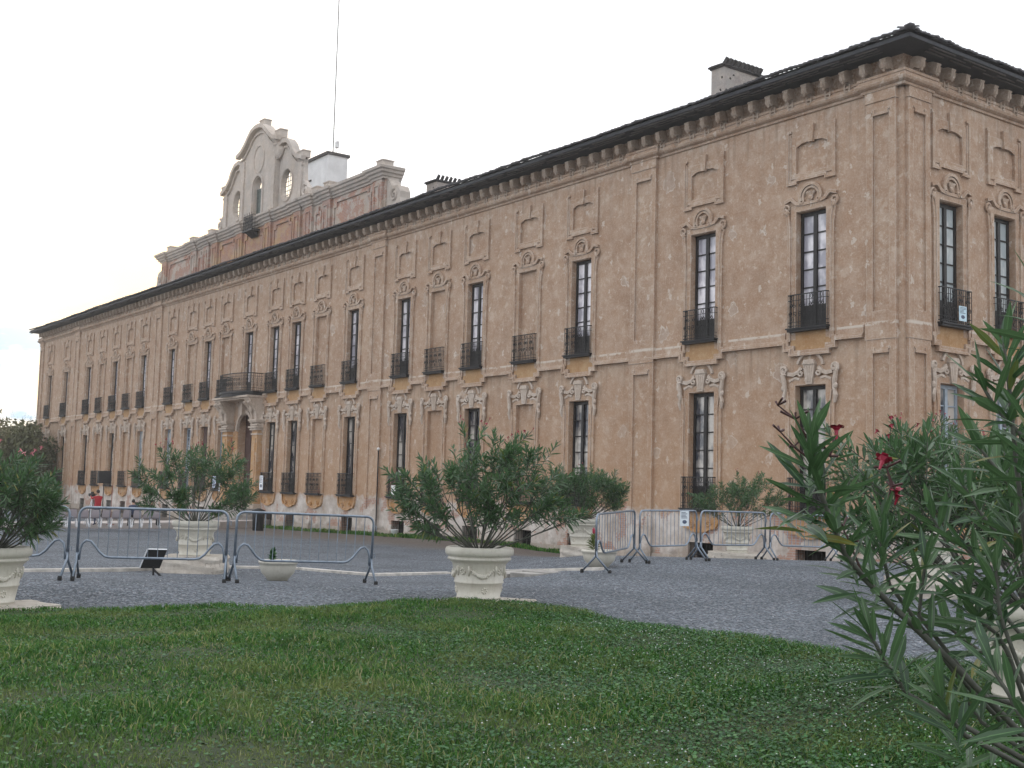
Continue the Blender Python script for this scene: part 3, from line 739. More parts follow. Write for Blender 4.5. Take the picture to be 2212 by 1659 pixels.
pth = [(A0 - .02, 1.0), (A0 - .02, -.13), (A0 + 1.25, -.13), (A0 + 1.25, 0)] + pth[2:] + [(A1 - 1.25, 0), (A1 - 1.25, -.13), (A1 + .02, -.13), (A1 + .02, 1.0)]
sweep(mb, pth, [(-.02, 18.5), (.05, 18.52), (.07, 18.62), (.16, 18.66), (.2, 18.78), (.3, 18.84), (.33, 18.96), (.42, 19.02), (.44, 19.16), (.3, 19.22), (-.9, 19.34)])
mb.add([(A0 - .02, .9, 18.5), (A0 - .02, 1.0, 19.3), (A0 - .02, -.1, 19.2)], [(0, 1, 2)])
part('coping', mb, M['gable'], attic_o)
def scroll_end(s):                     # side scroll buttresses of the attic
    mb = MB(); x = AC + s * 17.4
    pts = [(0, 19.0), (.12, 18.5), (.5, 18.05), (.75, 18.0), (1.15, 17.95), (1.4, 17.6), (1.4, 17.25), (1.55, 16.9), (1.75, 16.6), (1.75, 16.0), (0, 16.0)]
    mb.prism([(x + s * a, z) for a, z in pts], .12, .8)
    mb.spiral(x + s * .85, 17.45, .38, 1.5, .06, .09, s, R(90))
    part('scroll', mb, M['gable'], attic_o)
scroll_end(-1); scroll_end(1)
for k in (-16.3, -11.6, -8.0, 16.6, 10.2, 8.6): mb = MB(); mb.box(AC + k - .35, AC + k + .35, .05, .75, 19.2, 19.68); mb.box(AC + k - .39, AC + k + .39, .01, .79, 19.68, 19.74); part('pedestal', mb, M['gable'], attic_o)

gab = MB()
half = [(-7.0, 19.3), (-7.02, 20.0), (-6.7, 20.3), (-6.35, 20.6), (-6.25, 21.5), (-6.25, 22.0), (-5.6, 22.35), (-5.05, 22.75), (-4.7, 23.3), (-4.2, 23.72), (-3.5, 23.82), (-2.95, 23.6)]
def gable_sheet(pl, y0, y1, holes=[]):
    """closed slab of a given outline with oval openings cut through"""
    bm = bmesh.new()
    def loop(pts): 
        vs = [bm.verts.new((x, y0, z)) for x, z in pts]
        return [bm.edges.new((vs[i], vs[(i + 1) % len(vs)])) for i in range(len(vs))]
    es = loop(pl)
    for h in holes: es += loop(h)
    bmesh.ops.triangle_fill(bm, edges=es, use_beauty=True)
    # drop faces inside holes
    def inside(p, poly):
        c = False
        for i in range(len(poly)):
            (x1, z1), (x2, z2) = poly[i], poly[i - 1]
            if (z1 > p[1]) != (z2 > p[1]) and p[0] < (x2 - x1) * (p[1] - z1) / (z2 - z1) + x1: c = not c
        return c
    kill = [f for f in bm.faces if any(inside((f.calc_center_median().x, f.calc_center_median().z), h) for h in holes)]
    bmesh.ops.delete(bm, geom=kill, context='FACES_ONLY')
    r = bmesh.ops.extrude_face_region(bm, geom=bm.faces[:])
    bmesh.ops.translate(bm, verts=[v for v in r['geom'] if isinstance(v, bmesh.types.BMVert)], vec=(0, y1 - y0, 0))
    bmesh.ops.recalc_face_normals(bm, faces=bm.faces)
    bm.verts.index_update()
    out = ([tuple(v.co) for v in bm.verts], [[v.index for v in f.verts] for f in bm.faces]); bm.free(); return out
GC = AC + .25
def ov(cx, cz, rx, rz, n=20): return [(cx + rx * math.cos(2 * math.pi * i / n), cz + rz * math.sin(2 * math.pi * i / n)) for i in range(n)]
wing = [(GC + x, z) for x, z in half] + [(GC - 2.6, 23.6), (GC - 2.6, 19.3)]
OL, OR_ = ov(GC - 3.8, 20.75, .78, 1.0), ov(GC + 3.95, 20.75, .78, 1.0)
gab.add(*gable_sheet(wing, .25, .58, [OL]))
gab.add(*gable_sheet([(2 * GC - x, z) for x, z in wing], .25, .58, [OR_]))
AR = [(GC - .68, 19.35), (GC + .68, 19.35), (GC + .68, 21.3)] + [(GC + .68 * math.cos(R(a)), 21.3 + .68 * math.sin(R(a))) for a in range(20, 180, 20)] + [(GC - .68, 21.3)]
ctr_h = [(-2.75, 19.3), (-2.75, 23.75), (-3.15, 24.0), (-2.55, 24.25), (-1.95, 24.6), (-1.45, 25.0), (-.95, 25.35), (-.4, 25.5)]
ctr = [(GC + x, z) for x, z in ctr_h] + [(GC - x, z) for x, z in ctr_h[::-1]]
gab.add(*gable_sheet(ctr, .0, .45, [AR]))
gable = part('gable', gab, M['gable'], villa)
mb = MB()                              # raking mouldings and relief of the gable
for s in (-1, 1):
    mb.band([(GC - s * x, z) for x, z in [(-6.5, 22.0), (-5.6, 22.3), (-5.05, 22.7), (-4.7, 23.2), (-4.2, 23.6), (-3.5, 23.7), (-2.9, 23.5)]], .26, .28, .25)
    mb.band([(GC - s * x, z) for x, z in [(-6.3, 21.6), (-5.45, 21.9), (-4.9, 22.3), (-4.5, 22.8), (-4.1, 23.2), (-3.5, 23.3)]], .10, .14, .25)
    mb.band([(GC - s * x, z) for x, z in [(-3.3, 23.95), (-2.55, 24.15), (-1.95, 24.5), (-1.45, 24.9), (-.95, 25.25), (-.4, 25.4), (0, 25.42)]], .26, .32, 0)
    mb.band([(GC - s * x, z) for x, z in [(-2.9, 23.6), (-2.3, 23.75), (-1.75, 24.1), (-1.2, 24.6), (-.7, 24.9), (0, 25.0)]], .10, .12, 0)
    mb.box(min(GC + s * 2.7, GC + s * 2.25), max(GC + s * 2.7, GC + s * 2.25), -.1, .02, 19.4, 23.5)
    mb.box(min(GC + s * 6.2, GC + s * 5.6), max(GC + s * 6.2, GC + s * 5.6), .13, .27, 19.5, 21.8)
    mb.spiral(GC + s * 2.85, 23.25, .5, 1.4, .12, .1, s, R(90))
    mb.blob((GC + s * 2.85, .12, 23.2), (.5, .25, .6), 3)
    mb.spiral(GC + s * 6.75, 19.85, .42, 1.4, .1, .2, s, R(90))
mb.tube([(x, .24, z) for x, z in ov(GC - 3.8, 20.75, .86, 1.08)], .07, 6, False, True)
mb.tube([(x, .24, z) for x, z in ov(GC + 3.95, 20.75, .86, 1.08)], .07, 6, False, True)
mb.band([(GC - .84, 19.4), (GC - .84, 21.3)] + [(GC - .84 * math.cos(R(a)), 21.3 + .84 * math.sin(R(a))) for a in range(15, 181, 15)] + [(GC + .84, 19.4)], .16, .09)
mb.tube([(x, -.01, z) for x, z in ov(GC, 23.2, .82, .95)], .06, 6, False, True)
part('moulding', mb, M['gable'], gable)
for a, w, z0, z1 in ((0, .38, 25.35, 25.9), (-2.6, .4, 24.1, 24.62), (2.6, .4, 24.1, 24.62), (-6.1, .4, 22.05, 22.45), (6.1, .4, 22.05, 22.45)): mb = MB(); mb.box(GC + a - w, GC + a + w, .08, .6, z0, z1); mb.box(GC + a - w - .04, GC + a + w + .04, .04, .64, z1, z1 + .06); part('pedestal', mb, M['gable'], gable)
mb = MB(); mb.box(GC - .06, GC + .06, .3, .35, 19.4, 21.9); mb.box(GC - .68, GC + .68, .27, .37, 21.15, 21.3); mb.box(GC - .68, GC - .58, .25, .35, 19.4, 21.3); mb.box(GC - .58, GC - .06, .31, .34, 19.4, 21.15)
for cx in (GC - 3.8, GC + 3.95):
    for k in (-.28, 0, .28): mb.box(cx + k - .02, cx + k + .02, .46, .49, 19.75, 21.75)
    for k in (-.6, -.3, 0, .3, .6): mb.box(cx - .75, cx + .75, .46, .49, 20.75 + k - .015, 20.75 + k + .015)
part('window_frame', mb, simple('green_grey_frame', (.13, .15, .14), .6), gable)
mb = MB(); r_ = railing_mesh(.75, .5, .95)
o = link('balconet_railing', r_, gable, (GC, -.1, 18.3)); mb.box(GC - .82, GC + .82, -.65, -.08, 18.2, 18.3); mb.prism([(-.1, 18.2), (-.6, 18.2), (-.1, 17.85)], GC - .5, GC + .5, 'x')
part('slab', mb, M['slab'], gable)

# stair tower block behind the gable and its mast
q = onY(1300, 620, 9.0); zt = onY(1246 / 1.0 * 0 + 700, 337, 9.0).z
mb = MB(); bx1 = onY(709, 337, 9.0).x; by1 = onX(751, 345, bx1).y; mb.box(bx1 - 5.2, bx1, 9.0, by1, 17.0, zt); mb.mi = 1; mb.box(bx1 - 5.35, bx1 + .12, 8.85, by1 + .15, zt, zt + .22)
mb.mi = 1
for z in (zt - 1.6, zt - 3.4): mb.box(bx1 - 3.4, bx1 - 2.7, 8.93, 9.0, z, z + .12)
part('stair_tower', mb, [simple('pale_render', (.62, .62, .62), .9, var=.12, scale=1), M['tile']], villa)
p0 = onY(719, 338, 10.0); ptop = onY(728, -60, 10.0)
mb = MB(); mb.tube([(0, 0, 0), (0, 0, ptop.z - p0.z)], .05, 6)
mt_ = thing('radio_mast', 'thin tall metal mast rising from the roof block behind the gable', 'mast', (p0.x, 10.0, p0.z - .1))
part('pole', mb, simple('mast_metal', (.16, .17, .18), .5, .5), mt_)
pb = onY(728, 318, 9.6); mb = MB(); mb.tube([(0, 0, 0), (0, 0, pb.z - zt)], .03, 5); mb.box(-.16, .16, -.1, .1, pb.z - zt - .25, pb.z - zt + .25)
an = thing('antenna', 'short thin antenna with a small white box on top of the roof block', 'antenna', (pb.x, 9.6, zt + .2)); part('antenna_rod', mb, simple('antenna_white', (.6, .6, .6), .5), an)

# portal with columns, arch, doors, balcony and steps
mb = MB(); PCX = ARC_X
for s in (-1, 1):
    mb.mi = 0
    x0, x1 = sorted((PCX + s * 1.99, PCX + s * 2.83)); mb.mi = 2; mb.box(x0, x1, -.43, .02, -1.25, 4.9); mb.mi = 0
    xa, xb = sorted((PCX + s * 2.18, PCX + s * 2.64)); mb.mi = 2; mb.box(xa, xb, -.48, -.42, .5, 4.4); xc_, xd_ = sorted((PCX + s * 1.2, PCX + s * 1.99)); mb.box(xc_, xd_, -.05, .02, -.1, 4.9)
    mb.mi = 0
    mb.box(x0 - .05, x1 + .05, -.55, .02, -1.25, .2)
    for z, o in ((4.6, .05), (4.9, .12), (5.05, .2), (5.2, .1), (5.4, .16), (5.5, .22)): mb.box(x0 - o, x1 + o, -.43 - o, .02, z, z + .1)
    mb.box(x0, x1, -.41, .02, 4.95, 5.6)
    pr = [(0, 5.55), (-.44, 5.55), (-.46, 5.9), (-.6, 6.3), (-.95, 6.65), (-1.1, 6.9), (-1.0, 7.0), (0, 7.0)]
    mb.prism(pr, PCX + s * 2.41 - .42, PCX + s * 2.41 + .42, 'x')
    for t in (-.34, .34): mb.tube([(PCX + s * 2.41 + t, -.48, 5.6), (PCX + s * 2.41 + t, -.55, 6.1), (PCX + s * 2.41 + t, -.85, 6.5), (PCX + s * 2.41 + t, -1.05, 6.75)], [.08, .11, .13, .18], 6)
    mb.blob((PCX + s * 2.41, -.72, 6.3), (.2, .15, .28), 3)
# spandrel wall with arch
arch = [(PCX - 1.25, 4.9)] + [(PCX - 1.14 * math.cos(R(a)), 4.9 + 1.14 * math.sin(R(a))) for a in range(0, 181, 15)] + [(PCX + 1.25, 4.9), (PCX + 1.25, 7.0), (PCX - 1.25, 7.0)]
mb.mi = 0; mb.add(*gable_sheet(arch, -.06, .02))
mb.band([(PCX - 1.25 * math.cos(R(a)), 4.95 + 1.25 * math.sin(R(a))) for a in range(0, 181, 12)], .2, .10, -.06)
mb.prism([(PCX - .1, 5.95), (PCX + .1, 5.95), (PCX + .2, 6.75), (PCX - .2, 6.75)], -.4, -.03)
mb.box(PCX - 2.9, PCX + 2.9, -1.25, .02, 7.0, 7.12); mb.box(PCX - 2.75, PCX + 2.75, -1.1, .02, 6.9, 7.0)
portal = part('portal', mb, [M['ornament'], M['dark'], M['ochre_low']], villa)
mb = MB(); mb.box(PCX - 1.15, PCX + 1.15, .5, .56, -.1, 6.05); mb.box(PCX - .03, PCX + .03, .46, .5, -.1, 5.4)
for s in (-1, 1):
    for a, b in ((.3, 1.8), (2.0, 3.4), (3.6, 4.8)): mb.box(min(PCX + s * .2, PCX + s * .95), max(PCX + s * .2, PCX + s * .95), .47, .5, a, b)
part('door', mb, M['door'], portal)
mb = MB()
plan = [(-2.55, -.02), (-2.55, -.75), (-2.3, -1.05), (-1.7, -1.3), (-.8, -1.48), (0, -1.52), (.8, -1.48), (1.7, -1.3), (2.3, -1.05), (2.55, -.75), (2.55, -.02)]
mb.prism([(PCX + x, y) for x, y in plan], 7.3, 7.42, 'z'); mb.prism([(PCX + x * .96, y * .94) for x, y in plan], 7.12, 7.3, 'z')
balc = part('balcony', mb, M['slab'], villa)
mb = MB(); pl = [(PCX + x * .97, y * .96) for x, y in plan]
for z, r in ((8.58, .03), (8.38, .014), (7.62, .014), (7.47, .018)): mb.tube([(x, y, z) for x, y in pl], r, 4)
for (a, b), (c, d) in zip(pl, pl[1:]):
    n = max(2, int(math.hypot(c - a, d - b) / .12))
    for i in range(n):
        t = i / n; x, y = a + (c - a) * t, b + (d - b) * t; mb.tube([(x, y, 7.42), (x, y, 8.58)], .012, 4, False)
        if i % 2 == 0:
            ux, uy = (c - a) / math.hypot(c - a, d - b), (d - b) / math.hypot(c - a, d - b)
            for zc, rz_ in ((7.9, .14), (8.18, .1)): mb.tube([(x + ux * .07 * math.cos(R(k)), y + uy * .07 * math.cos(R(k)), zc + rz_ * math.sin(R(k))) for k in range(0, 360, 45)], .012, 4, False, True)
part('balcony_railing', mb, M['iron'], balc)
mb = MB()
for k in range(6):
    z = -.12 - .19 * k; mb.box(PCX - 2.95 - .32 * k, PCX + 2.95 + .32 * k, -1.0 - .34 * (k + 1), -.02, z - .19 + .0, z)
    if k == 5: mb.box(PCX - 2.9, PCX + 2.9, -1.0, -.03, -1.3, -.11)
part('steps', mb, simple('worn_step_stone', (.30, .28, .26), .9, var=.4, scale=3, bmp=.3), villa)
# gutter pipe beside the second pilaster
p = onY(821, 972, -.1); mb = MB(); mb.tube([(0, 0, 0), (0, 0, p.z + 1.2)], .035, 6)
dp = part('drainpipe', mb, M['iron'], villa, (p.x, -.2, -1.2)); mb = MB(); mb.blob((0, 0, p.z + 1.25), .09, 1, 0); part('pipe_cap', mb, simple('white_cap', (.7, .7, .68), .5), dp)

# ------------------------------------------------------------------ ground, lawn, paving
def gravel(name, c1, c2, soil=True):
    mt, N, L, B = mat(name); p = pos(N)
    v = N.new('ShaderNodeTexVoronoi'); v.inputs['Scale'].default_value = 46; L.new(p, v.inputs['Vector'])
    v2 = N.new('ShaderNodeTexVoronoi'); v2.inputs['Scale'].default_value = 28; L.new(p, v2.inputs['Vector'])
    sr = N.new('ShaderNodeSeparateColor'); L.new(v.outputs['Color'], sr.inputs[0])
    s2 = N.new('ShaderNodeSeparateColor'); L.new(v2.outputs['Color'], s2.inputs[0])
    g = mth(N, L, 'ADD', mth(N, L, 'MULTIPLY', sr.outputs[0], .6), mth(N, L, 'MULTIPLY', s2.outputs[0], .4))
    col = mixc(N, L, ramp(N, L, g, .28, .8), c1, c2)
    col = mixc(N, L, mth(N, L, 'MULTIPLY', ramp(N, L, s2.outputs[1], .9, .95), .6), col, (.5, .5, .52))
    col = mixc(N, L, mth(N, L, 'MULTIPLY', ramp(N, L, s2.outputs[2], .9, .94), .7), col, (.06, .06, .07))
    big = nz(N, L, p, .5, 5)
    col = mixc(N, L, mth(N, L, 'MULTIPLY', ramp(N, L, big, .4, .7), .35), col, tuple(x * .62 for x in c1))
    sp = N.new('ShaderNodeSeparateXYZ'); L.new(p, sp.inputs[0])
    if soil:                       # brown earth strip along the house
        w = mth(N, L, 'ADD', sp.outputs[1], mth(N, L, 'MULTIPLY', mth(N, L, 'SUBTRACT', nz(N, L, p, .35, 5), .5), 5))
        f = ramp(N, L, mth(N, L, 'MULTIPLY', mth(N, L, 'ADD', w, 9.0), .3), .0, 1)
        ev = mixc(N, L, ramp(N, L, nz(N, L, p, 3, 6, .7), .3, .7), (.12, .095, .075), (.21, .17, .14))
        col = mixc(N, L, mth(N, L, 'MULTIPLY', f, .85), col, ev)
    L.new(col, B.inputs['Base Color']); B.inputs['Roughness'].default_value = .85
    bump(N, L, B, mth(N, L, 'ADD', v.outputs['Distance'], mth(N, L, 'MULTIPLY', v2.outputs['Distance'], 1.2)), .9, .04)
    return mt
M['gravel'] = gravel('courtyard_gravel', (.038, .048, .063), (.265, .302, .345))
vs_ = sorted(set([-400, -120, -40, -10, 0, 4] + [6 + .5 * k for k in range(130)] + [75, 85, 100, 140, 200, 400, 900]))
us_ = sorted(set([-700, -250, -120, -80, -60] + [-48 + 1.0 * k for k in range(90)] + [48, 60, 90, 250, 700]))
mb = MB()
for v in vs_:
    for u in us_: mb.v.append(tuple(uv(v, u)))
nu = len(us_)
for i in range(len(vs_) - 1):
    for j in range(nu - 1): mb.f.append([i * nu + j, i * nu + j + 1, (i + 1) * nu + j + 1, (i + 1) * nu + j]); mb.m.append(0); mb.sm.append(True)
tag(part('gravel_ground', mb, M['gravel']), kind='structure')

# lawn: everything nearer than its ragged edge
EDGE = [(-900, 1335), (-300, 1326), (0, 1322), (400, 1319), (700, 1317), (900, 1312), (1035, 1306), (1120, 1314), (1300, 1341), (1500, 1379), (1700, 1406), (1900, 1431), (2100, 1452), (2300, 1474), (2600, 1510)]
edge = [gp(dx, dy) for dx, dy in EDGE[1:-1]]
eu = []
for p in edge:
    d = p - CAM; eu.append((d.dot(RH), d.dot(FH)))
eu.sort()
def lawn_v(u): return interp(u, eu)
def inlawn(v, u):
    return v < lawn_v(u) + .12 * math.sin(u * 3.1) + .06 * math.sin(u * 8.3)
def lawn_h(v, u): return .055 + .02 * math.sin(u * .9 + v * .5) + .015 * math.sin(v * 1.7 - u * .7)
mb = MB(); LU = [-16 + .25 * k for k in range(129)]
nv = 40
for u in LU:
    ve = lawn_v(u) + .12 * math.sin(u * 3.1) + .06 * math.sin(u * 8.3)
    for k in range(nv + 1):
        v = -6 + (ve + 6) * k / nv; p = uv(v, u); mb.v.append((p.x, p.y, p.z + (lawn_h(v, u) if k < nv else -.02)))
for i in range(len(LU) - 1):
    for k in range(nv): mb.f.append([i * (nv + 1) + k, (i + 1) * (nv + 1) + k, (i + 1) * (nv + 1) + k + 1, i * (nv + 1) + k + 1]); mb.m.append(0); mb.sm.append(True)
mt, N, L, B = mat('lawn_soil'); p = pos(N)
L.new(mixc(N, L, ramp(N, L, nz(N, L, p, 7, 6, .7), .35, .65), (.022, .034, .014), (.045, .06, .022)), B.inputs['Base Color']); B.inputs['Roughness'].default_value = 1
tag(part('lawn', mb, mt), kind='structure')

def blades(n, seed, hmin, hmax, w, vmin, vmax, near_bias=0.0, lean=.6, dens=None):
    q = np.random.default_rng(seed); V = []; Fc = []; Cc = []
    v = vmin + (vmax - vmin) * q.random(n) ** (1 + near_bias)
    u = (q.random(n) - .5) * 2 * (v * .47 + .6)
    keep = v < np.interp(u, [a for a, b in eu], [b for a, b in eu]) + .14 * np.sin(u * 3.1) + .06 * np.sin(u * 8.3) + q.normal(0, .05, n)
    v, u = v[keep], u[keep]
    if dens is not None:
        k2 = q.random(len(v)) < dens(v, u); v, u = v[k2], u[k2]
    n = len(v)
    X = CAM.x + FH.x * v + RH.x * u; Y = CAM.y + FH.y * v + RH.y * u
    Z = np.array([gz(a, b) for a, b in zip(X, Y)]) + .055 + .02 * np.sin(u * .9 + v * .5) + .015 * np.sin(v * 1.7 - u * .7) - .01
    clump = .5 + .25 * np.sin(u * 2.3 + 1.7 * np.sin(v * 1.1)) + .25 * np.sin(v * 2.9 + 2 * np.sin(u * 1.3 + 1))
    return q, v, u, X, Y, Z, clump
def grass_mesh(name, n, seed, hmin, hmax, w, vmin, vmax, bias, lean, mt, dens=None):
    q, v, u, X, Y, Z, cl = blades(n, seed, hmin, hmax, w, vmin, vmax, bias, lean, dens)
    n = len(v); h = (hmin + (hmax - hmin) * q.random(n)) * (.45 + 1.1 * cl); a = q.random(n) * 2 * np.pi; b = q.random(n) * 2 * np.pi
    ln = lean * h * (.3 + q.random(n)); ww = w * (.6 + .8 * q.random(n)) * (.6 + v / 12)
    cx, sx = np.cos(a) * ww, np.sin(a) * ww
    lx, ly = np.cos(b) * ln, np.sin(b) * ln
    P = np.empty((n, 5, 3))
    P[:, 0] = np.stack([X - cx, Y - sx, Z], 1); P[:, 1] = np.stack([X + cx, Y + sx, Z], 1)
    P[:, 2] = np.stack([X - cx * .8 + lx * .35, Y - sx * .8 + ly * .35, Z + h * .6], 1); P[:, 3] = np.stack([X + cx * .8 + lx * .35, Y + sx * .8 + ly * .35, Z + h * .6], 1)
    P[:, 4] = np.stack([X + lx, Y + ly, Z + h * (1 - .25 * q.random(n))], 1)
    me = bpy.data.meshes.new(name); me.vertices.add(n * 5); me.vertices.foreach_set('co', P.ravel())
    i = np.arange(n)[:, None] * 5
    loops = np.concatenate([i + 0, i + 1, i + 3, i + 2, i + 2, i + 3, i + 4], 1).ravel()
    me.loops.add(n * 7); me.loops.foreach_set('vertex_index', loops)
    st = np.stack([np.arange(n) * 7, np.arange(n) * 7 + 4], 1).ravel(); me.polygons.add(n * 2); me.polygons.foreach_set('loop_start', st)
    try: me.polygons.foreach_set('loop_total', np.tile([4, 3], n))
    except Exception: pass
    me.materials.append(mt); me.update(calc_edges=True); me.validate()
    return link(name, me)
def leafmat(name, dark, light, third=None, rough=.45, transl=.25, spec=.5, patch=None):
    mt, N, L, B = mat(name); g = N.new('ShaderNodeNewGeometry'); r = g.outputs['Random Per Island']
    col = mixc(N, L, ramp(N, L, r, .1, .8), dark, light)
    if third: col = mixc(N, L, mth(N, L, 'GREATER_THAN', r, .93), col, third)
    if patch:
        f = ramp(N, L, nz(N, L, g.outputs['Position'], .8, 4), .5, .7); col = mixc(N, L, mth(N, L, 'MULTIPLY', ramp(N, L, nz(N, L, g.outputs['Position'], 2.6, 5, .65), .5, .66), .6), col, tuple(x * .45 for x in dark)); col = mixc(N, L, f, col, mixc(N, L, r, tuple(x * .7 for x in patch), patch))
    L.new(col, B.inputs['Base Color']); B.inputs['Roughness'].default_value = rough; B.inputs['Specular IOR Level'].default_value = spec
    if transl:
        tr = N.new('ShaderNodeBsdfTranslucent'); L.new(col, tr.inputs[0]); ms = N.new('ShaderNodeMixShader'); ms.inputs[0].default_value = transl
        o = N['Material Output']; L.new(B.outputs[0], ms.inputs[1]); L.new(tr.outputs[0], ms.inputs[2]); L.new(ms.outputs[0], o.inputs[0])
    return mt
M['grass'] = leafmat('grass_blade', (.020, .086, .014), (.078, .205, .030), (.25, .27, .09), .55, .3, .3, patch=(.20, .25, .075))
M['clover'] = leafmat('clover_leaf', (.013, .062, .018), (.052, .155, .042), (.10, .21, .07), .5, .25, .4)
o = grass_mesh('lawn_grass', 330000, 3, .025, .062, .0030, 5.5, 18.5, -.1, .9, M['grass']); tag(o, 'short shaggy green grass with paler dry tufts on the near lawn', 'grass', kind='stuff')
M['seed'] = leafmat('seed_stalk', (.20, .21, .10), (.34, .33, .18), None, .7, .3, .2)
tag(grass_mesh('seed_stalks', 6500, 6, .05, .10, .0028, 5.5, 13.5, -.1, .5, M['seed'], dens=lambda v, u: np.clip(.12 + .9 * np.exp(-((u + .6) / 1.9) ** 2 - ((v - 8.6) / 2.2) ** 2) + .5 * np.exp(-((u + 3.2) / 1.4) ** 2 - ((v - 11) / 2.) ** 2), 0, 1)), 'pale dry seed stalks standing above the middle of the lawn', 'grass', kind='stuff')
M['drygrass'] = leafmat('dry_grass', (.10, .17, .04), (.22, .27, .08), (.32, .31, .15), .6, .3, .25)
tag(grass_mesh('dry_grass', 75000, 16, .03, .075, .003, 5.5, 14.5, -.1, .8, M['drygrass'], dens=lambda v, u: np.clip(.06 + .75 * np.exp(-((u + .5) / 1.7) ** 2 - ((v - 8.8) / 1.9) ** 2) + .45 * np.exp(-((u + 3.4) / 1.3) ** 2 - ((v - 11.5) / 1.6) ** 2) + .4 * np.exp(-((u - 1.2) / .8) ** 2 - ((v - 7.4) / .8) ** 2), 0, 1) * (.6 + .4 * np.sin(u * 4.1 + v * 2.3))), 'paler yellow-green dry grass in the middle of the lawn', 'grass', kind='stuff')
def clover(n, seed):
    q, v, u, X, Y, Z, cl = blades(n, seed, 0, 0, 0, 5.5, 18.5, -.1, dens=lambda v, u: np.clip(.42 + .3 * (u + .3) + .28 * np.sin(v * 1.3 + u * 2.1), .16, 1))
    n = len(v); r = .006 + .009 * q.random(n); h = .015 + .04 * q.random(n) * (.5 + cl); a = q.random(n) * 6.28; tl = (q.random(n) - .5) * .9; tb = (q.random(n) - .5) * .9
    P = np.empty((n, 5, 3))
    for k in range(5):
        t = a + k * 2 * np.pi / 5; dx, dy = np.cos(t) * r, np.sin(t) * r
        P[:, k] = np.stack([X + dx, Y + dy, Z + h + dx * tl + dy * tb], 1)
    me = bpy.data.meshes.new('clover'); me.vertices.add(n * 5); me.vertices.foreach_set('co', P.ravel())
    me.loops.add(n * 5); me.loops.foreach_set('vertex_index', np.arange(n * 5)); me.polygons.add(n); me.polygons.foreach_set('loop_start', np.arange(n) * 5)
    try: me.polygons.foreach_set('loop_total', np.full(n, 5))
    except Exception: pass
    me.materials.append(M['clover']); me.update(calc_edges=True); me.validate(); return link('clover', me)
tag(clover(230000, 5), 'low dark green clover growing through the near lawn', 'clover', kind='stuff')
q, v, u, X, Y, Z, cl = blades(6500, 9, 0, 0, 0, 6, 16, 0, dens=lambda v, u: np.clip((u + .5) / 3.5, .02, 1) * (np.sin(u * 1.9 + v) * .4 + .6))
fm = MB()
for x, y, z in zip(X, Y, Z):
    r = rnd.uniform(.004, .008); zz = z + rnd.uniform(.05, .08)
    fm.add([(x + r * math.cos(k * 1.047), y + r * math.sin(k * 1.047), zz) for k in range(6)] + [(x, y, zz + r)], [(k, (k + 1) % 6, 6) for k in range(6)])
tag(part('clover_flowers', fm, simple('clover_white', (.45, .47, .46), .8)), 'tiny white clover flowers dotting the right part of the lawn', 'flowers', kind='stuff')

q = np.random.default_rng(12); mb = MB()
for _ in range(5200):
    v = 11 + 22 * q.random() ** 1.3; u = (q.random() - .5) * 2 * (v * .47 + .5)
    if v < lawn_v(u) + .1: continue
    p = uv(v, u); r = .006 + .010 * q.random(); a = q.random() * 6.28; h = r * (.5 + .5 * q.random())
    ring = [(p.x + r * math.cos(a + k * 1.257) * (.7 + .6 * q.random()), p.y + r * math.sin(a + k * 1.257) * (.7 + .6 * q.random()), p.z - .002) for k in range(5)]
    mb.add(ring + [(p.x, p.y, p.z + h)], [(k, (k + 1) % 5, 5) for k in range(5)])
mt, N, L, B = mat('loose_pebble'); g = N.new('ShaderNodeNewGeometry'); L.new(ramp(N, L, g.outputs['Random Per Island'], .1, .95, (.05, .05, .06, 1), (.42, .42, .44, 1)), B.inputs['Base Color']); B.inputs['Roughness'].default_value = .8
tag(part('loose_pebbles', mb, mt), 'loose grey pebbles lying on the gravel court', 'pebbles', kind='stuff')

# pale kerb between the terrace gravel and the lower court, its earth face, flag stones and the far paving
KP = [(-260, 1240), (47, 1236), (355, 1232), (487, 1228), (560, 1229), (641, 1231), (730, 1239), (805, 1245), (974, 1241), (1091, 1236), (1200, 1234), (1296, 1232)]
mb = MB(); kp = [gp(*k) for k in KP]
for a, b in zip(kp, kp[1:]):
    d = (b - a); d.z = 0; d.normalize(); n = Vector((-d.y, d.x, 0))
    for sgn, z0, z1 in ((0, -.15, .05),):
        vs = []
        for p in (a, b):
            for o, z in ((-.0, z0), (-.0, z1), (.14, z1 + .005), (.14, z0)): vs.append(p + n * o + Vector((0, 0, z)))
        mb.add(vs, [(0, 4, 5, 1), (1, 5, 6, 2), (2, 6, 7, 3), (0, 1, 2, 3), (7, 6, 5, 4)])
M['pale_stone'] = simple('pale_stone', (.50, .47, .43), .9, var=.3, scale=5, bmp=.3)
tag(part('kerb', mb, M['pale_stone']), kind='structure')
mb = MB()
f0 = [gp(-260, 1141), gp(40, 1141), gp(300, 1142), gp(470, 1142)]
pts = f0 + [p + Vector((-.6, .8, 0)) * 9 for p in f0[::-1]]
zt_ = max(p.z for p in f0) + .12
mb.prism([(p.x, p.y) for p in pts], zt_ - .6, zt_, 'z')
tag(part('paved_terrace', mb, simple('terrace_paving', (.44, .40, .38), .85, var=.15, scale=1.5)), kind='structure')
PAVE_Z = zt_

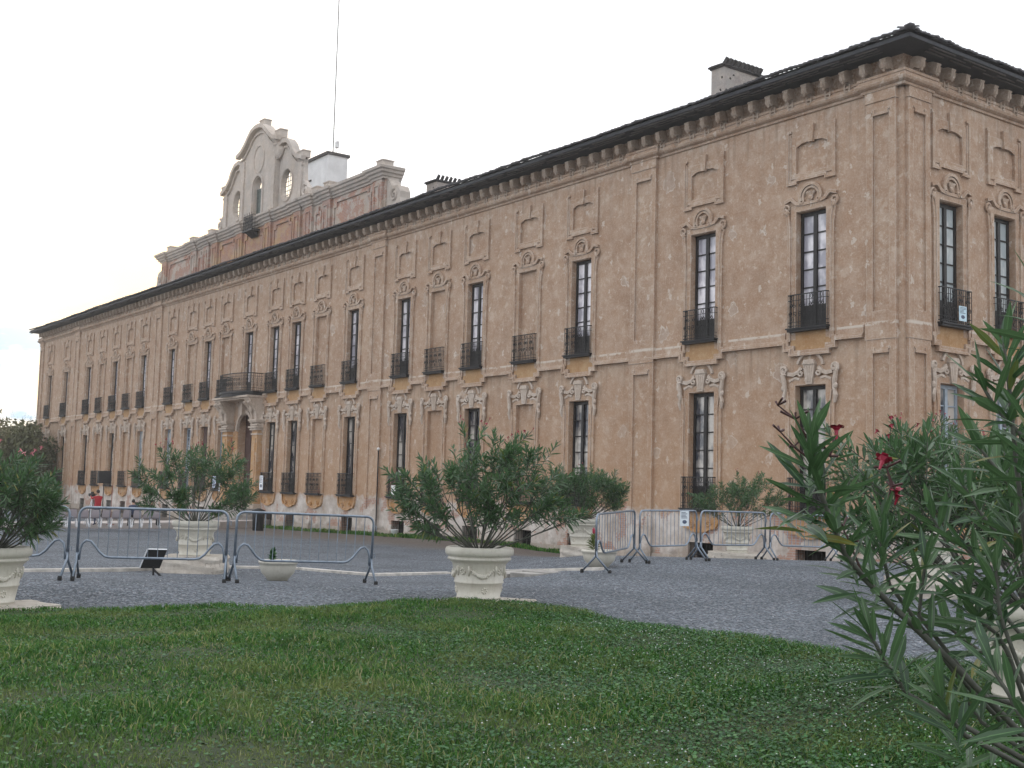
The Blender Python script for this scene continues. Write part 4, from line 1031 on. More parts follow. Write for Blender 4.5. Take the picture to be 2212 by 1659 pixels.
# ------------------------------------------------------------------ steel crowd barriers
M['steel'] = simple('galvanised_steel', (.22, .26, .31), .42, .75, var=.25, scale=9)
M['rubber'] = simple('black_rubber_foot', (.02, .02, .02), .8)
BLEN = 2.3
def barrier_parts():
    Lb, H = BLEN, 1.1; mb = MB()
    def arc(cx, cz, r, a0, a1, n=5): return [(cx + r * math.cos(R(a0 + (a1 - a0) * i / n)), 0, cz + r * math.sin(R(a0 + (a1 - a0) * i / n))) for i in range(n + 1)]
    fr = [(0, 0, .3)] + arc(.12, H - .12, .12, 180, 90) + arc(Lb - .12, H - .12, .12, 90, 0) + [(Lb, 0, .3)]
    mb.smooth = True; mb.tube(fr, .021, 8); frame = mb
    lo = MB(); lo.smooth = True
    def hump(s, o): return [(o + s * x, 0, z) for x, z in ((.035, .3), (.04, .45), (.07, .55), (.13, .60), (.2, .585), (.26, .52), (.34, .42), (.42, .36), (.5, .345))]
    lo.tube(hump(1, 0) + hump(-1, Lb)[::-1], .019, 8)
    bars = MB(); n = 14
    for i in range(1, n + 1):
        x = Lb * i / (n + 1); d = min(x, Lb - x)
        zb = interp(d, [(.035, .4), (.07, .55), (.13, .6), (.2, .585), (.26, .52), (.34, .42), (.42, .36), (.5, .345)]); bars.tube([(x, 0, zb), (x, 0, H)], .0075, 5, False)
    legs = []
    for o in (0, Lb):
        for s in (-1, 1):
            l = MB(); l.smooth = True; l.tube([(o + (.0 if s < 0 else (.035 if o == 0 else -.035)), 0, .42), (o, s * .02, .3), (o, s * .27, .03)], .02, 7); legs.append((l, o, s))
    hook = MB()
    for z in (.5, .95): hook.tube([(Lb, 0, z), (Lb + .05, 0, z), (Lb + .05, 0, z - .07)], .008, 5)
    return frame.mesh('frame', M['steel']), lo.mesh('bottom_rail', M['steel']), bars.mesh('bars', M['steel']), [(l.mesh('leg', M['steel']), o, s) for l, o, s in legs], hook.mesh('hook', M['steel'])
bp = barrier_parts()
fb = MB(); fb.lathe([(.0, 0), (.032, 0), (.034, .05), (.025, .07)], 10); me_foot = fb.mesh('foot', M['rubber'])
BAR0 = None
def barrier(pa, pb, label):
    global BAR0
    d = pb - pa; rz = math.atan2(d.y, d.x); Ln = math.hypot(d.x, d.y)
    if BAR0 is None:
        t = thing('crowd_barrier', label, 'barrier', group='steel crowd barriers round the terrace')
        link('frame', bp[0], t); link('bottom_rail', bp[1], t); link('bars', bp[2], t); link('hook', bp[4], t)
        for me, o, s in bp[3]: l = link('leg', me, t); link('foot', me_foot, l, (o, s * .27, 0))
        BAR0 = t
    else: t = dup(BAR0, label=label)
    t.location = pa; t.rotation_euler = (0, -math.atan2(d.z, Ln), rz); t.scale = (Ln / BLEN, 1, 1)
    return t
def P_(dx, dy, depth): p = at(dx, dy, depth); p.z = gz(p.x, p.y); return p
barrier(P_(163, 1250, 18.3), P_(486, 1250, 18.7), 'steel crowd barrier in front of the pot on the stone block at left')
barrier(P_(503, 1250, 18.7), P_(800, 1246, 19.7), 'steel crowd barrier with the low bowl planter just behind it')
barrier(P_(-190, 1252, 18.3), P_(143, 1250, 18.3), 'steel crowd barrier half hidden by the far left oleander')
B4 = barrier(P_(1287, 1232, 22.4), P_(1370, 1216, 25.2), 'sharply angled steel crowd barrier beside the small bromeliad bowl')
B5 = barrier(P_(1381, 1216, 25.2), P_(1504, 1214, 26.5), 'steel crowd barrier with a pale paper notice tied to it')
barrier(P_(1512, 1214, 26.6), P_(1652, 1211, 28), 'steel crowd barrier in front of the rear right pot')
barrier(P_(1662, 1211, 28), P_(1800, 1209, 29), 'steel crowd barrier behind the nearest oleander tip')
barrier(P_(1812, 1209, 29), P_(1940, 1207, 30), 'steel crowd barrier mostly hidden behind right hand oleander leaves')
def notice(p, rz, w, h, label, tint=(.62, .68, .72), marks=True, tilt=0):
    t = thing('paper_notice', label, 'notice', p, rz, 'paper notices hung on railings and barriers')
    mb = MB(); mb.box(-w / 2, w / 2, -.006, .006, -h / 2, h / 2); part('sheet', mb, simple('notice_paper', tint, .6, var=.06), t)
    if marks:
        mb = MB(); q = random.Random(int(p.x * 10))
        for k in range(5):
            z = h * (.38 - .09 * k); mb.box(-w * .38, w * q.uniform(.1, .38), -.010, -.007, z, z + h * .035)
        mb.blob((0, -.008, -h * .22), (w * .25, .003, h * .13), 3); part('printed_lines', mb, simple('notice_ink', (.06, .08, .13), .6), t)
    t.rotation_euler = (tilt, 0, rz); return t
pn = (P_(1381, 1216, 25.2) * .25 + P_(1504, 1214, 26.5) * .75); v_ = P_(1504, 1214, 26.5) - P_(1381, 1216, 25.2); rzn = math.atan2(v_.y, v_.x)
notice(pn + Vector((0, 0, .93)) + Vector((v_.y, -v_.x, 0)).normalized() * .035, rzn, .3, .33, 'pale paper notice tied to the right hand crowd barrier')
notice(Vector((WX[7] - .05, -.29, 1.35)), 0, .42, .5, 'white leaning sheet behind the ground railing left of the main pot', (.7, .7, .68), False)
notice(Vector((WX[11] - .55, -.28, 1.55)), 0, .5, .9, 'white notice with dark blot on railing right of the portal', (.75, .78, .82))
notice(Vector((WX[13] - .3, -.28, 1.5)), 0, .55, .8, 'blue and white notice on the railing left of the portal', (.55, .62, .78))
notice(Vector((WX[13] + .75, -.28, 1.35)), 0, .5, .9, 'white notice leaning nearest to the left portal column', (.72, .74, .78))
notice(Vector((.29, RX[1] + .25, 7.75)), R(90), .42, .5, 'pale blue sheet behind the corner window railing of the side wall', (.5, .66, .74))

# ------------------------------------------------------------------ pots, bowls and stones
def potmat():
    mt, N, L, B = mat('cream_pot_resin'); p = N.new('ShaderNodeTexCoord').outputs['Object']
    f = nz(N, L, p, 3, 5, .65); f2 = nz(N, L, p, 25, 3)
    c = mixc(N, L, ramp(N, L, f, .3, .75), (.50, .475, .41), (.60, .575, .50)); c = mixc(N, L, mth(N, L, 'MULTIPLY', ramp(N, L, f2, .55, .7), .3), c, (.33, .29, .22)); mpz = N.new('ShaderNodeMapping'); mpz.inputs['Scale'].default_value = (5, 5, .7); L.new(p, mpz.inputs[0]); c = mixc(N, L, mth(N, L, 'MULTIPLY', ramp(N, L, nz(N, L, mpz.outputs[0], 1.6, 6, .7), .52, .72), .4), c, (.34, .31, .24))
    sp = N.new('ShaderNodeSeparateXYZ'); L.new(p, sp.inputs[0])
    c = mixc(N, L, mth(N, L, 'MULTIPLY', ramp(N, L, mth(N, L, 'ADD', sp.outputs[2], mth(N, L, 'MULTIPLY', f, .3)), .3, .12), .45), c, (.33, .30, .22))
    L.new(c, B.inputs['Base Color']); B.inputs['Roughness'].default_value = .42; return mt
M['pot'] = potmat(); M['soil'] = simple('potting_soil', (.05, .035, .025), 1, scale=20, bmp=.4)
def pot_meshes():
    mb = MB(); mb.smooth = True
    pr = [(.0, 0), (.285, 0), (.292, .02), (.298, .035), (.288, .045), (.293, .085), (.303, .09), (.303, .105), (.296, .11), (.330, .29), (.341, .295), (.343, .31), (.335, .318), (.372, .555), (.398, .58), (.42, .60), (.438, .61), (.440, .628), (.425, .64), (.43, .655), (.462, .67), (.474, .70), (.474, .74), (.462, .768), (.44, .78), (.41, .775), (.395, .75), (.39, .66)]
    mb.lathe(pr, 48); body = mb.mesh('pot_body', M['pot'])
    so_ = MB(); so_.lathe([(.395, .70), (.2, .715), (0, .72)], 24); soil = so_.mesh('soil', M['soil'])
    g = MB(); g.smooth = True
    def rr(z): return interp(z, [(.11, .296), (.29, .330), (.318, .335), (.555, .372)])
    def sp(a, z, o=.0): r = rr(z) + o; return (r * math.cos(a), r * math.sin(a), z)
    q = random.Random(4)
    for k in range(4):
        a0 = k * math.pi / 2 + .25
        for i in range(15):
            t = i / 14; a = a0 + t * 1.0; z = .50 - .11 * math.sin(math.pi * t) ; s = .014 + .022 * math.sin(math.pi * t)
            g.blob(sp(a, z, .004), (s, s, s), i + k, .25, 1); g.blob(sp(a + q.uniform(-.02, .02), z + q.uniform(-.02, .02), .012), s * .6, i, .25, 1)
        for e in (a0 - .02, a0 + 1.02):
            g.tube([sp(e, .53, .004), sp(e + .03, .47, .006), sp(e - .02, .40, .004)], [.016, .022, .008], 6)
        ar = a0 + 1.28
        for m_ in range(7): an_ = m_ * .9; g.blob(sp(ar + .1 * math.cos(an_), .46 + .035 * math.sin(an_), .004), .017, m_, .2, 1)
        ar = a0 + .62
        for m_ in range(7): an_ = m_ * .9; g.blob(sp(ar + .1 * math.cos(an_), .205 + .033 * math.sin(an_), .003), .016, m_, .2, 1)
    return body, soil, g.mesh('garland_relief', M['pot'])
pm = pot_meshes(); POT0 = None
def pot(p, label, s=1.0, rz=0):
    global POT0
    if POT0 is None:
        t = thing('flower_pot', label, 'flower pot', group='cream garden pots with garlands')
        for me, n in zip(pm, ('pot_body', 'soil', 'garland_relief')): link(n, me, t)
        POT0 = t
    else: t = dup(POT0, label=label)
    t.location = p; t.rotation_euler = (0, 0, rz); t.scale = (s, s, s); return t
def stone(p, w, d, h, seed, label, rz=0, group='rough stone bases under the pots'):
    bm = bmesh.new(); bmesh.ops.create_cube(bm, size=1); bmesh.ops.subdivide_edges(bm, edges=bm.edges, cuts=5, use_grid_fill=True)
    q = random.Random(seed); ph = [q.uniform(0, 6) for _ in range(6)]
    for v in bm.verts:
        c = v.co; r = max(abs(c.x), abs(c.y)); k = 1 - .18 * max(0, (math.hypot(c.x, c.y) - .5))
        n_ = .03 * math.sin(9 * c.x + ph[0]) * math.sin(8 * c.y + ph[1]) + .02 * math.sin(14 * c.z + ph[2] + 5 * c.x) + q.uniform(-.012, .012)
        ed = .025 * (1 if abs(c.z) > .45 and r > .45 else 0)
        v.co = Vector((c.x * (k - ed + n_) * w, c.y * (k - ed + n_) * d, (c.z + .5) * h * (1 + n_ * .6)))
    me = bpy.data.meshes.new('stone'); bm.to_mesh(me); bm.free(); me.materials.append(M['stone'])
    return tag(link('stone_base', me, None, p, rz), label, 'stone', group)
mt, N, L, B = mat('old_limestone'); p = pos(N)
c = mixc(N, L, ramp(N, L, nz(N, L, p, 4, 6, .7), .3, .7), (.38, .33, .28), (.58, .54, .48)); c = mixc(N, L, mth(N, L, 'MULTIPLY', ramp(N, L, nz(N, L, p, 7, 6, .75), .58, .66), .8), c, (.10, .085, .07))
L.new(c, B.inputs['Base Color']); B.inputs['Roughness'].default_value = .95; bump(N, L, B, nz(N, L, p, 9, 6), .7, .03); M['stone'] = mt
Z3 = Vector((0, 0, 1))
p_c = P_(1033, 1302, 16.45); stone(p_c - Z3 * .045 + RH * .12, 1.15, 1.1, .07, 1, 'thin pale slab under the middle garden pot', .6)
p_c = p_c - Z3 * .03; pot(p_c, 'cream garlanded pot in the middle holding the widest oleander', 1, .35)
p_l = P_(-24, 1316, 15.4); pot(p_l, 'cream garlanded pot cut by the left edge of the photo', 1.02, 1.0)
stone(p_l + Vector((.2, .25, -.03)), .9, .9, .1, 7, 'pale broken slab beside the far left pot', .2)
p_b = P_(418, 1237, 24.2); stone(p_b - Z3 * .05, 1.2, 1.15, .40, 2, 'large weathered stone block under the left pot behind the barrier', YAW)
p_b = p_b + Z3 * .27; pot(p_b, 'cream pot raised on a big stone block behind the left barrier', 1.0, 2.0)
p_r = P_(1256, 1215, 32.2); stone(p_r - Z3 * .17, 1.15, 1.1, .42, 3, 'pitted white stone block under the pot behind bromeliad bowl', YAW)
p_r = p_r + Z3 * .22; pot(p_r, 'cream pot on a white stone block behind the bromeliad bowl', 1.0, .8)
p_q = P_(1592, 1210, 34.8); stone(p_q - Z3 * .2, 1.6, 1.2, .42, 4, 'long pale stone slab under the rear right pot', YAW)
p_q = p_q + Z3 * .2; pot(p_q, 'cream pot farthest right behind the barriers near the villa wall', 1.0, .2)
p_n = P_(2236, 1545, 8.9); stone(p_n - Z3 * .03, 1.35, 1.3, .09, 5, 'pale slab under the nearest pot at the right edge', .5)
p_n = p_n + Z3 * .05; pot(p_n, 'nearest cream pot cut by the right edge behind oleander stems', 1.0, 1.3)
p_f = P_(2005, 1291, 19.2); stone(p_f - Z3 * .04, 1.15, 1.1, .3, 6, 'pale stone block glimpsed low between the right oleander stems', YAW)
p_f = p_f + Z3 * .25; pot(p_f, 'cream pot almost hidden behind the right oleander leaves', 1.0, 1.9)

def bowl(p, r, label):
    t = thing('bowl_planter', label, 'planter', p, 0, 'low cream bowl planters'); mb = MB(); mb.smooth = True
    mb.lathe([(0, 0), (r * .5, 0), (r * .55, .03), (r * .6, .05), (r * .85, .14), (r * .93, .24), (r * .95, .29), (r, .295), (r * 1.01, .33), (r * .97, .345), (r * .92, .335), (r * .9, .26)], 40)
    part('bowl', mb, M['pot'], t); mb = MB(); mb.lathe([(r * .9, .28), (0, .31)], 24); part('soil', mb, M['soil'], t); return t
pb1 = P_(600, 1240, 20.4); bowl(pb1, .33, 'low cream bowl planter behind the second barrier from the left')
pb2 = P_(1294, 1223, 24.0); bowl(pb2, .36, 'low cream bowl planter holding the small bromeliad')

# paving flags stepping down beside the bromeliad bowl
mb = MB(); a = P_(1160, 1234, 22.6); b = P_(1262, 1226, 23.6)
dr = (b - a).normalized(); dn = Vector((-dr.y, dr.x, 0))
for i, (t0, t1, o0, o1, z) in enumerate(((0, .35, .15, .7, .03), (.36, .7, .2, .85, .04), (.71, 1.0, .15, .8, .03), (-.1, .45, .75, 1.4, .0), (.46, .95, .9, 1.5, .01))):
    Ln = (b - a).length; q = [a + dr * Ln * t0 + dn * o0, a + dr * Ln * t1 + dn * o0, a + dr * Ln * t1 + dn * o1, a + dr * Ln * t0 + dn * o1]
    zz = a.z + z; mb.prism([(k.x, k.y) for k in q], zz - .45, zz, 'z')
tag(part('flag_steps', mb, simple('grey_flagstone', (.30, .285, .265), .9, var=.35, scale=4, bmp=.3)), kind='structure')

# ------------------------------------------------------------------ oleanders
def leafmat2(name, dark, light, yellow):
    mt, N, L, B = mat(name); g = N.new('ShaderNodeNewGeometry'); r = g.outputs['Random Per Island']
    col = mixc(N, L, ramp(N, L, r, .05, .9), dark, light)
    col = mixc(N, L, mth(N, L, 'GREATER_THAN', r, .965), col, yellow)
    at_ = N.new('ShaderNodeAttribute'); at_.attribute_name = 'rib'
    col = mixc(N, L, mth(N, L, 'MULTIPLY', ramp(N, L, at_.outputs['Fac'], .80, .93), .55), col, tuple(x * 2.2 for x in light))
    col = mixc(N, L, mth(N, L, 'MULTIPLY', g.outputs['Backfacing'], .4), col, tuple(x * 1.7 for x in light))
    L.new(col, B.inputs['Base Color']); B.inputs['Roughness'].default_value = .38; B.inputs['Specular IOR Level'].default_value = .45
    tr = N.new('ShaderNodeBsdfTranslucent'); L.new(col, tr.inputs[0]); ms = N.new('ShaderNodeMixShader'); ms.inputs[0].default_value = .2
    o = N['Material Output']; L.new(B.outputs[0], ms.inputs[1]); L.new(tr.outputs[0], ms.inputs[2]); L.new(ms.outputs[0], o.inputs[0])
    return mt
M['leaf'] = leafmat2('oleander_leaf', (.026, .064, .030), (.07, .13, .055), (.17, .16, .03))
M['stem'] = simple('oleander_stem', (.085, .088, .072), .8, scale=20)
M['petal'] = simple('oleander_petal', (.30, .012, .04), .5, var=.2); M['petalpink'] = simple('pink_petal', (.62, .22, .25), .5, var=.15)
M['bud'] = simple('bud_stalk', (.07, .03, .03), .6)
class Leaves:
    def __init__(s): s.v = []; s.f = []; s.rib = []
    def leaf(s, p, d, ln, w, droop, q):
        d = d.normalized(); side = d.cross(Vector((0, 0, 1)))
        side = side.normalized() if side.length > .05 else d.orthogonal().normalized()
        nrm = side.cross(d).normalized(); tw = q.uniform(-.9, .9)
        sd = (side * math.cos(tw) + nrm * math.sin(tw)); nn = sd.cross(d).normalized()
        o = len(s.v)
        for t, k in ((0, .12), (.28, .85), (.6, 1.0), (.85, .5), (1, 0)):
            c = p + d * ln * t + Vector((0, 0, -1)) * droop * ln * t * t
            if k == 0: s.v.append(c); s.rib.append(1)
            else:
                s.v += [c - sd * w * k / 2 + nn * w * .12 * k, c, c + sd * w * k / 2 + nn * w * .12 * k]; s.rib += [0, 1, 0]
        for i in range(3):
            a = o + i * 3; s.f += [(a, a + 1, a + 4, a + 3), (a + 1, a + 2, a + 5, a + 4)]
        a = o + 9; s.f += [(a, a + 1, a + 3), (a + 1, a + 2, a + 3)]
    def whorl(s, p, d, q, ln, w, n=16, run=.22, droop=.15):
        d = d.normalized(); a = d.orthogonal().normalized(); b = d.cross(a)
        for i in range(n):
            t = i / n; ang = i * 2.4 + q.uniform(-.3, .3); op = R(18 + 62 * (t ** .8)) + q.uniform(-.15, .15)
            dd = d * math.cos(op) + (a * math.cos(ang) + b * math.sin(ang)) * math.sin(op)
            s.leaf(p - d * run * t, dd, ln * q.uniform(.75, 1.1) * (.75 + .35 * min(1, t * 2)), w * q.uniform(.8, 1.15), droop * q.uniform(.2, 1.6) * (.3 + t), q)
    def build(s, name, m_, parent):
        me = bpy.data.meshes.new(name); me.from_pydata([tuple(v) for v in s.v], [], s.f); me.materials.append(m_)
        at_ = me.attributes.new('rib', 'FLOAT', 'POINT'); at_.data.foreach_set('value', s.rib); return link(name, me, parent)
def flower(mb, p, d, r, q):
    d = d.normalized(); a = d.orthogonal().normalized(); b = d.cross(a); o0 = q.uniform(0, 6)
    for k in range(5):
        t = o0 + k * 1.2566; dr_ = a * math.cos(t) + b * math.sin(t); sd = b * math.cos(t) - a * math.sin(t)
        mb.add([p, p + (dr_ * .5 - sd * .38 + d * .6) * r, p + (dr_ * .85 - sd * .3 + d * .75) * r, p + (dr_ * .95 + sd * .34 + d * .65) * r, p + (dr_ * .5 + sd * .42 + d * .65) * r], [(0, 1, 2, 3, 4)])
    mb.tube([p - d * r * .9, p + d * r * .2], [r * .12, r * .25], 5)
def oleander(label, base, H, Rr, nst, ln, w, seed, nfl=6, pink=False, lift=.72, flat=1.0, dens=1.0):
    q = random.Random(seed); t = thing('oleander', label, 'shrub', base + Z3 * lift, 0, 'oleander shrubs in pots')
    st = MB(); st.smooth = True; lv = Leaves(); fl = MB(); bd = MB(); tips = []
    for i in range(nst):
        az = i * 2.39996 + q.uniform(-.4, .4); k = ((i + .5) / nst) ** .6; inc = R(4 + 70 * k) * flat
        if inc > R(78): inc = R(78)
        Ls = (H * math.cos(inc) + Rr * math.sin(inc)) * q.uniform(.72, 1.05)
        d = Vector((math.cos(az) * math.sin(inc), math.sin(az) * math.sin(inc), math.cos(inc)))
        p0 = Vector((math.cos(az) * .12 * k, math.sin(az) * .12 * k, 0)); bend = Vector((q.uniform(-.1, .1), q.uniform(-.1, .1), .12 * k))
        pts = [p0 + d * Ls * f + bend * Ls * f * f - d * 0 for f in (0, .2, .42, .62)]
        st.tube(pts, [.013, .011, .009, .007], 5, False)
        for j in range(int(round(q.choice((4, 5, 6)) * dens))):
            f = q.uniform(.3, .62) if j else .62
            o = p0 + d * Ls * f + bend * Ls * f * f
            dd = (d + bend * f + Vector((q.gauss(0, .42), q.gauss(0, .42), q.uniform(.0, .45)))).normalized()
            l2 = Ls * (1 - f) * q.uniform(.7, 1.05); e = o + dd * l2
            st.tube([o, o + dd * l2 * .5, e], [.006, .005, .004], 4, False)
            tips.append((e, dd, l2))
            if l2 > .35 and q.random() < .75:
                dd2 = (dd + Vector((q.gauss(0, .5), q.gauss(0, .5), q.uniform(-.1, .4)))).normalized(); o2 = o + dd * l2 * q.uniform(.35, .7); e2 = o2 + dd2 * l2 * q.uniform(.4, .6)
                st.tube([o2, e2], [.005, .004], 4, False); tips.append((e2, dd2, l2 * .5))
    for e, dd, l2 in tips:
        lv.whorl(e, dd, q, ln, w, q.randint(16, 24), min(.34, l2 * .75), .14)
    hi = sorted(tips, key=lambda c_: -(c_[0].z + q.uniform(0, .6)))
    for e, dd, l2 in hi[:nfl]:
        for k in range(q.randint(1, 3)):
            s_ = e + Vector((q.gauss(0, .035), q.gauss(0, .035), .06 + .04 * k)); bd.tube([e, s_], .003, 4, False); flower(fl, s_, Vector((q.gauss(0, .6), q.gauss(0, .6), 1)), .022 if not pink else .03, q)
    link('stems', st.mesh('stems', M['stem']), t); lv.build('leaves', M['leaf'], t)
    if nfl: link('flowers', fl.mesh('flowers', M['petalpink'] if pink else M['petal']), t); link('flower_stalks', bd.mesh('flower_stalks', M['bud']), t)
    return t
oleander('wide vase-shaped oleander with few red flowers in the middle pot', p_c, 1.42, 1.08, 26, .15, .026, 11, 7, dens=1.0)
oleander('bushy oleander with pink flowers at the left edge', p_l, 1.35, .62, 32, .15, .024, 12, 9, True, dens=1.15)
oleander('tall open oleander with red tips above the stone-raised left pot', p_b, 1.6, .76, 22, .16, .026, 13, 8, dens=1.05)
oleander('dense rounded oleander in the pot behind the bromeliad bowl', p_r, 1.2, 1.12, 34, .16, .026, 14, 2, dens=1.25)
oleander('thin loose oleander in the pot nearest the villa wall', p_q, 1.35, 1.2, 20, .16, .026, 15, 3, dens=1.1)
oleander('large near oleander with red flowers filling the right edge', p_n, 1.0, 1.35, 34, .17, .026, 16, 12, dens=1.0)
oleander('oleander half hidden behind the right foreground shrub', p_f, 1.6, 1.3, 24, .14, .021, 17, 6)

# the foreground oleander: long branches rooted in a pot just outside the frame
root = at(2700, 1950, 3.9); root.z = gz(root.x, root.y)
pot(root, 'cream pot just out of frame holding the foreground oleander', 1.0, .4)
fo = thing('oleander', 'foreground oleander branches with big dark leaves reaching in from the lower right', 'shrub', root + Z3 * .7, 0, 'oleander shrubs in pots')
orig = root + Z3 * .7; q = random.Random(21); st = MB(); st.smooth = True; lv = Leaves(); fl = MB(); bd = MB()
def branch(pts, depths, whorls, r=.0078, ln=.17, w=.024):
    P = [at(x, y, dd) - orig for (x, y), dd in zip(pts, depths)]
    full = [Vector((rnd.uniform(-.08, .08), rnd.uniform(-.08, .08), 0))] + P
    st.tube(full, [r * (1.25 - .75 * i / (len(full) - 1)) for i in range(len(full))], 7, False)
    for (i, n, run) in whorls:
        d = (P[i] - P[i - 1]).normalized() if i else (P[0] - full[0]).normalized()
        lv.whorl(P[i], d, q, ln, w, int(n * 1.1), run * 1.15, .12)
branch([(2212, 1591), (2046, 1421), (1961, 1341), (1867, 1250), (1824, 1194), (1796, 1126), (1768, 1050), (1750, 985), (1752, 945)], [3.6, 3.45, 3.4, 3.35, 3.3, 3.28, 3.25, 3.22, 3.2], [(8, 26, .28), (7, 14, .15), (6, 14, .2), (5, 14, .25), (4, 12, .3), (3, 8, .3), (2, 6, .3)], .0092)
branch([(2212, 1610), (2060, 1450), (1921, 1262), (1904, 1182), (1907, 1120)], [3.7, 3.6, 3.55, 3.5, 3.5], [(4, 22, .22), (3, 8, .12)])
branch([(2212, 1640), (1961, 1500), (1915, 1438), (1892, 1392), (1872, 1360)], [3.5, 3.4, 3.35, 3.3, 3.3], [(4, 24, .2)])
branch([(2212, 1656), (2085, 1588), (2046, 1543), (2030, 1500)], [3.2, 3.15, 3.1, 3.1], [(3, 24, .2)])
branch([(2212, 1510), (2177, 1409), (2154, 1370), (2105, 1330), (2090, 1280)], [3.5, 3.5, 3.5, 3.5, 3.5], [(4, 22, .18), (3, 8, .1)])
branch([(2120, 1500), (1985, 1330), (1992, 1262), (2000, 1215)], [3.7, 3.7, 3.7, 3.7], [(3, 20, .2)])
branch([(2230, 1300), (2195, 1000), (2178, 820), (2168, 740)], [3.3, 3.3, 3.3, 3.3], [(3, 20, .22), (2, 12, .2), (1, 12, .2)])
branch([(2300, 1200), (2240, 1000), (2215, 900)], [3.2, 3.15, 3.1], [(2, 22, .25)])
branch([(2240, 1420), (2220, 1250), (2190, 1130), (2185, 1075)], [3.5, 3.5, 3.5, 3.5], [(3, 22, .25), (2, 12, .15)])
branch([(2260, 1660), (2180, 1500), (2140, 1440)], [3.0, 3.0, 3.05], [(2, 20, .2)])
branch([(2320, 900), (2260, 700), (2235, 610)], [3.0, 3.0, 3.0], [(2, 16, .2)])
branch([(2230, 1240), (2120, 1110), (2075, 1040)], [3.9, 3.9, 3.9], [(2, 20, .22)])
branch([(2230, 1400), (2060, 1200), (2010, 1110)], [4.0, 4.0, 4.0], [(2, 20, .22)])
branch([(2260, 1000), (2150, 880), (2120, 830)], [3.3, 3.3, 3.3], [(2, 16, .2)])
branch([(2260, 1150), (2150, 1010), (2110, 960)], [3.6, 3.6, 3.6], [(2, 18, .2)])
branch([(2250, 1350), (2130, 1230), (2080, 1180)], [3.6, 3.6, 3.6], [(2, 20, .2)])
branch([(2250, 1500), (2080, 1380), (2020, 1330)], [3.9, 3.9, 3.9], [(2, 20, .2)])
branch([(2260, 1600), (2160, 1330), (2150, 1220)], [3.4, 3.4, 3.4], [(2, 20, .2)])
branch([(2240, 1640), (2120, 1560), (2080, 1500)], [3.6, 3.6, 3.6], [(2, 18, .2)])
def stalk(pts, dep, fls):
    P = [at(x, y, dep) - orig for x, y in pts]; bd.tube(P, [.004, .003, .002][:len(P)] if len(P) <= 3 else [.004] + [.003] * (len(P) - 1), 5)
    for k in range(1, len(P)):
        for _ in range(3): e = P[k] + Vector((q.gauss(0, .018), q.gauss(0, .018), q.uniform(0, .03))); bd.tube([P[k], e], [.003, .004], 4)
    for x, y, r in fls: c_ = at(x, y, dep) - orig; bd.tube([P[-1], c_], .003, 4); flower(fl, c_, Vector((q.gauss(0, .3), q.gauss(0, .3), 1)), r, q)
stalk([(1750, 985), (1793, 985), (1803, 960)], 3.24, [(1807, 934, .024)])
stalk([(1752, 960), (1718, 905), (1680, 875)], 3.24, []); stalk([(1760, 1000), (1715, 965), (1685, 932)], 3.24, [])
stalk([(1910, 1120), (1925, 1050), (1915, 1010)], 3.5, [(1905, 1000, .028), (1936, 1066, .022), (1937, 1078, .02)])
stalk([(1867, 1250), (1835, 1170), (1820, 1140)], 3.35, [])
link('stems', st.mesh('stems', M['stem']), fo); lv.build('leaves', M['leaf'], fo); link('flowers', fl.mesh('flowers', M['petal']), fo); link('flower_stalks', bd.mesh('flower_stalks', M['bud']), fo)
# small plants in the bowls
def rosette(name, label, cat, p, n, ln, w, m_, seed, red=False):
    t = thing(name, label, cat, p); lv = Leaves(); q = random.Random(seed)
    for i in range(n):
        a = i * 2.4; op = R(15 + 60 * (i / n)); lv.leaf(Vector((0, 0, .25 * (1 - i / n))), Vector((math.cos(a) * math.sin(op), math.sin(a) * math.sin(op), math.cos(op))), ln * q.uniform(.7, 1.1), w, .3, q)
    lv.build('leaves', m_, t)
    if red: mb = MB(); mb.blob((0, 0, .42), (.03, .03, .07), 2, .3, 1); part('flower_spike', mb, M['petal'], t)
    return t
M['brom'] = leafmat2('bromeliad_leaf', (.05, .07, .02), (.10, .13, .035), (.2, .14, .03))
rosette('bromeliad', 'small olive-green bromeliad with a red spike in the right bowl', 'plant', pb2 + Z3 * .3 - RH * .12, 60, .22, .03, M['brom'], 3, True)
rosette('low_plant', 'low cushion of green leaves in the left bowl planter', 'plant', pb1 + Z3 * .24 - RH * .1, 90, .13, .03, M['clover'], 4)

# ------------------------------------------------------------------ weeds along the foot of the wall, far trees
def tuft_strip(name, x0, x1, n, h, seed, off=(.1, 1.2)):
    q = random.Random(seed); mb = MB()
    for _ in range(n):
        x = q.uniform(x0, x1); y = -q.uniform(*off) ; z = gz(x, y); hh = h * q.uniform(.3, 1) * (.5 + .5 * abs(math.sin(x * .7))); a = q.uniform(0, 6.28); w = .02 + .02 * q.random(); l = hh * q.uniform(.2, .8); b = q.uniform(0, 6.28)
        mb.add([(x - w * math.cos(a), y - w * math.sin(a), z), (x + w * math.cos(a), y + w * math.sin(a), z), (x + l * math.cos(b) * .5 + w * math.cos(a), y + l * math.sin(b) * .5 + w * math.sin(a), z + hh * .65), (x + l * math.cos(b), y + l * math.sin(b), z + hh)], [(0, 1, 2, 3)])
    return tag(part(name, mb, M['grass']), 'strip of short weeds along the foot of the villa wall', 'weeds', kind='stuff')
tuft_strip('wall_weeds', -47, -14, 6500, .26, 5)

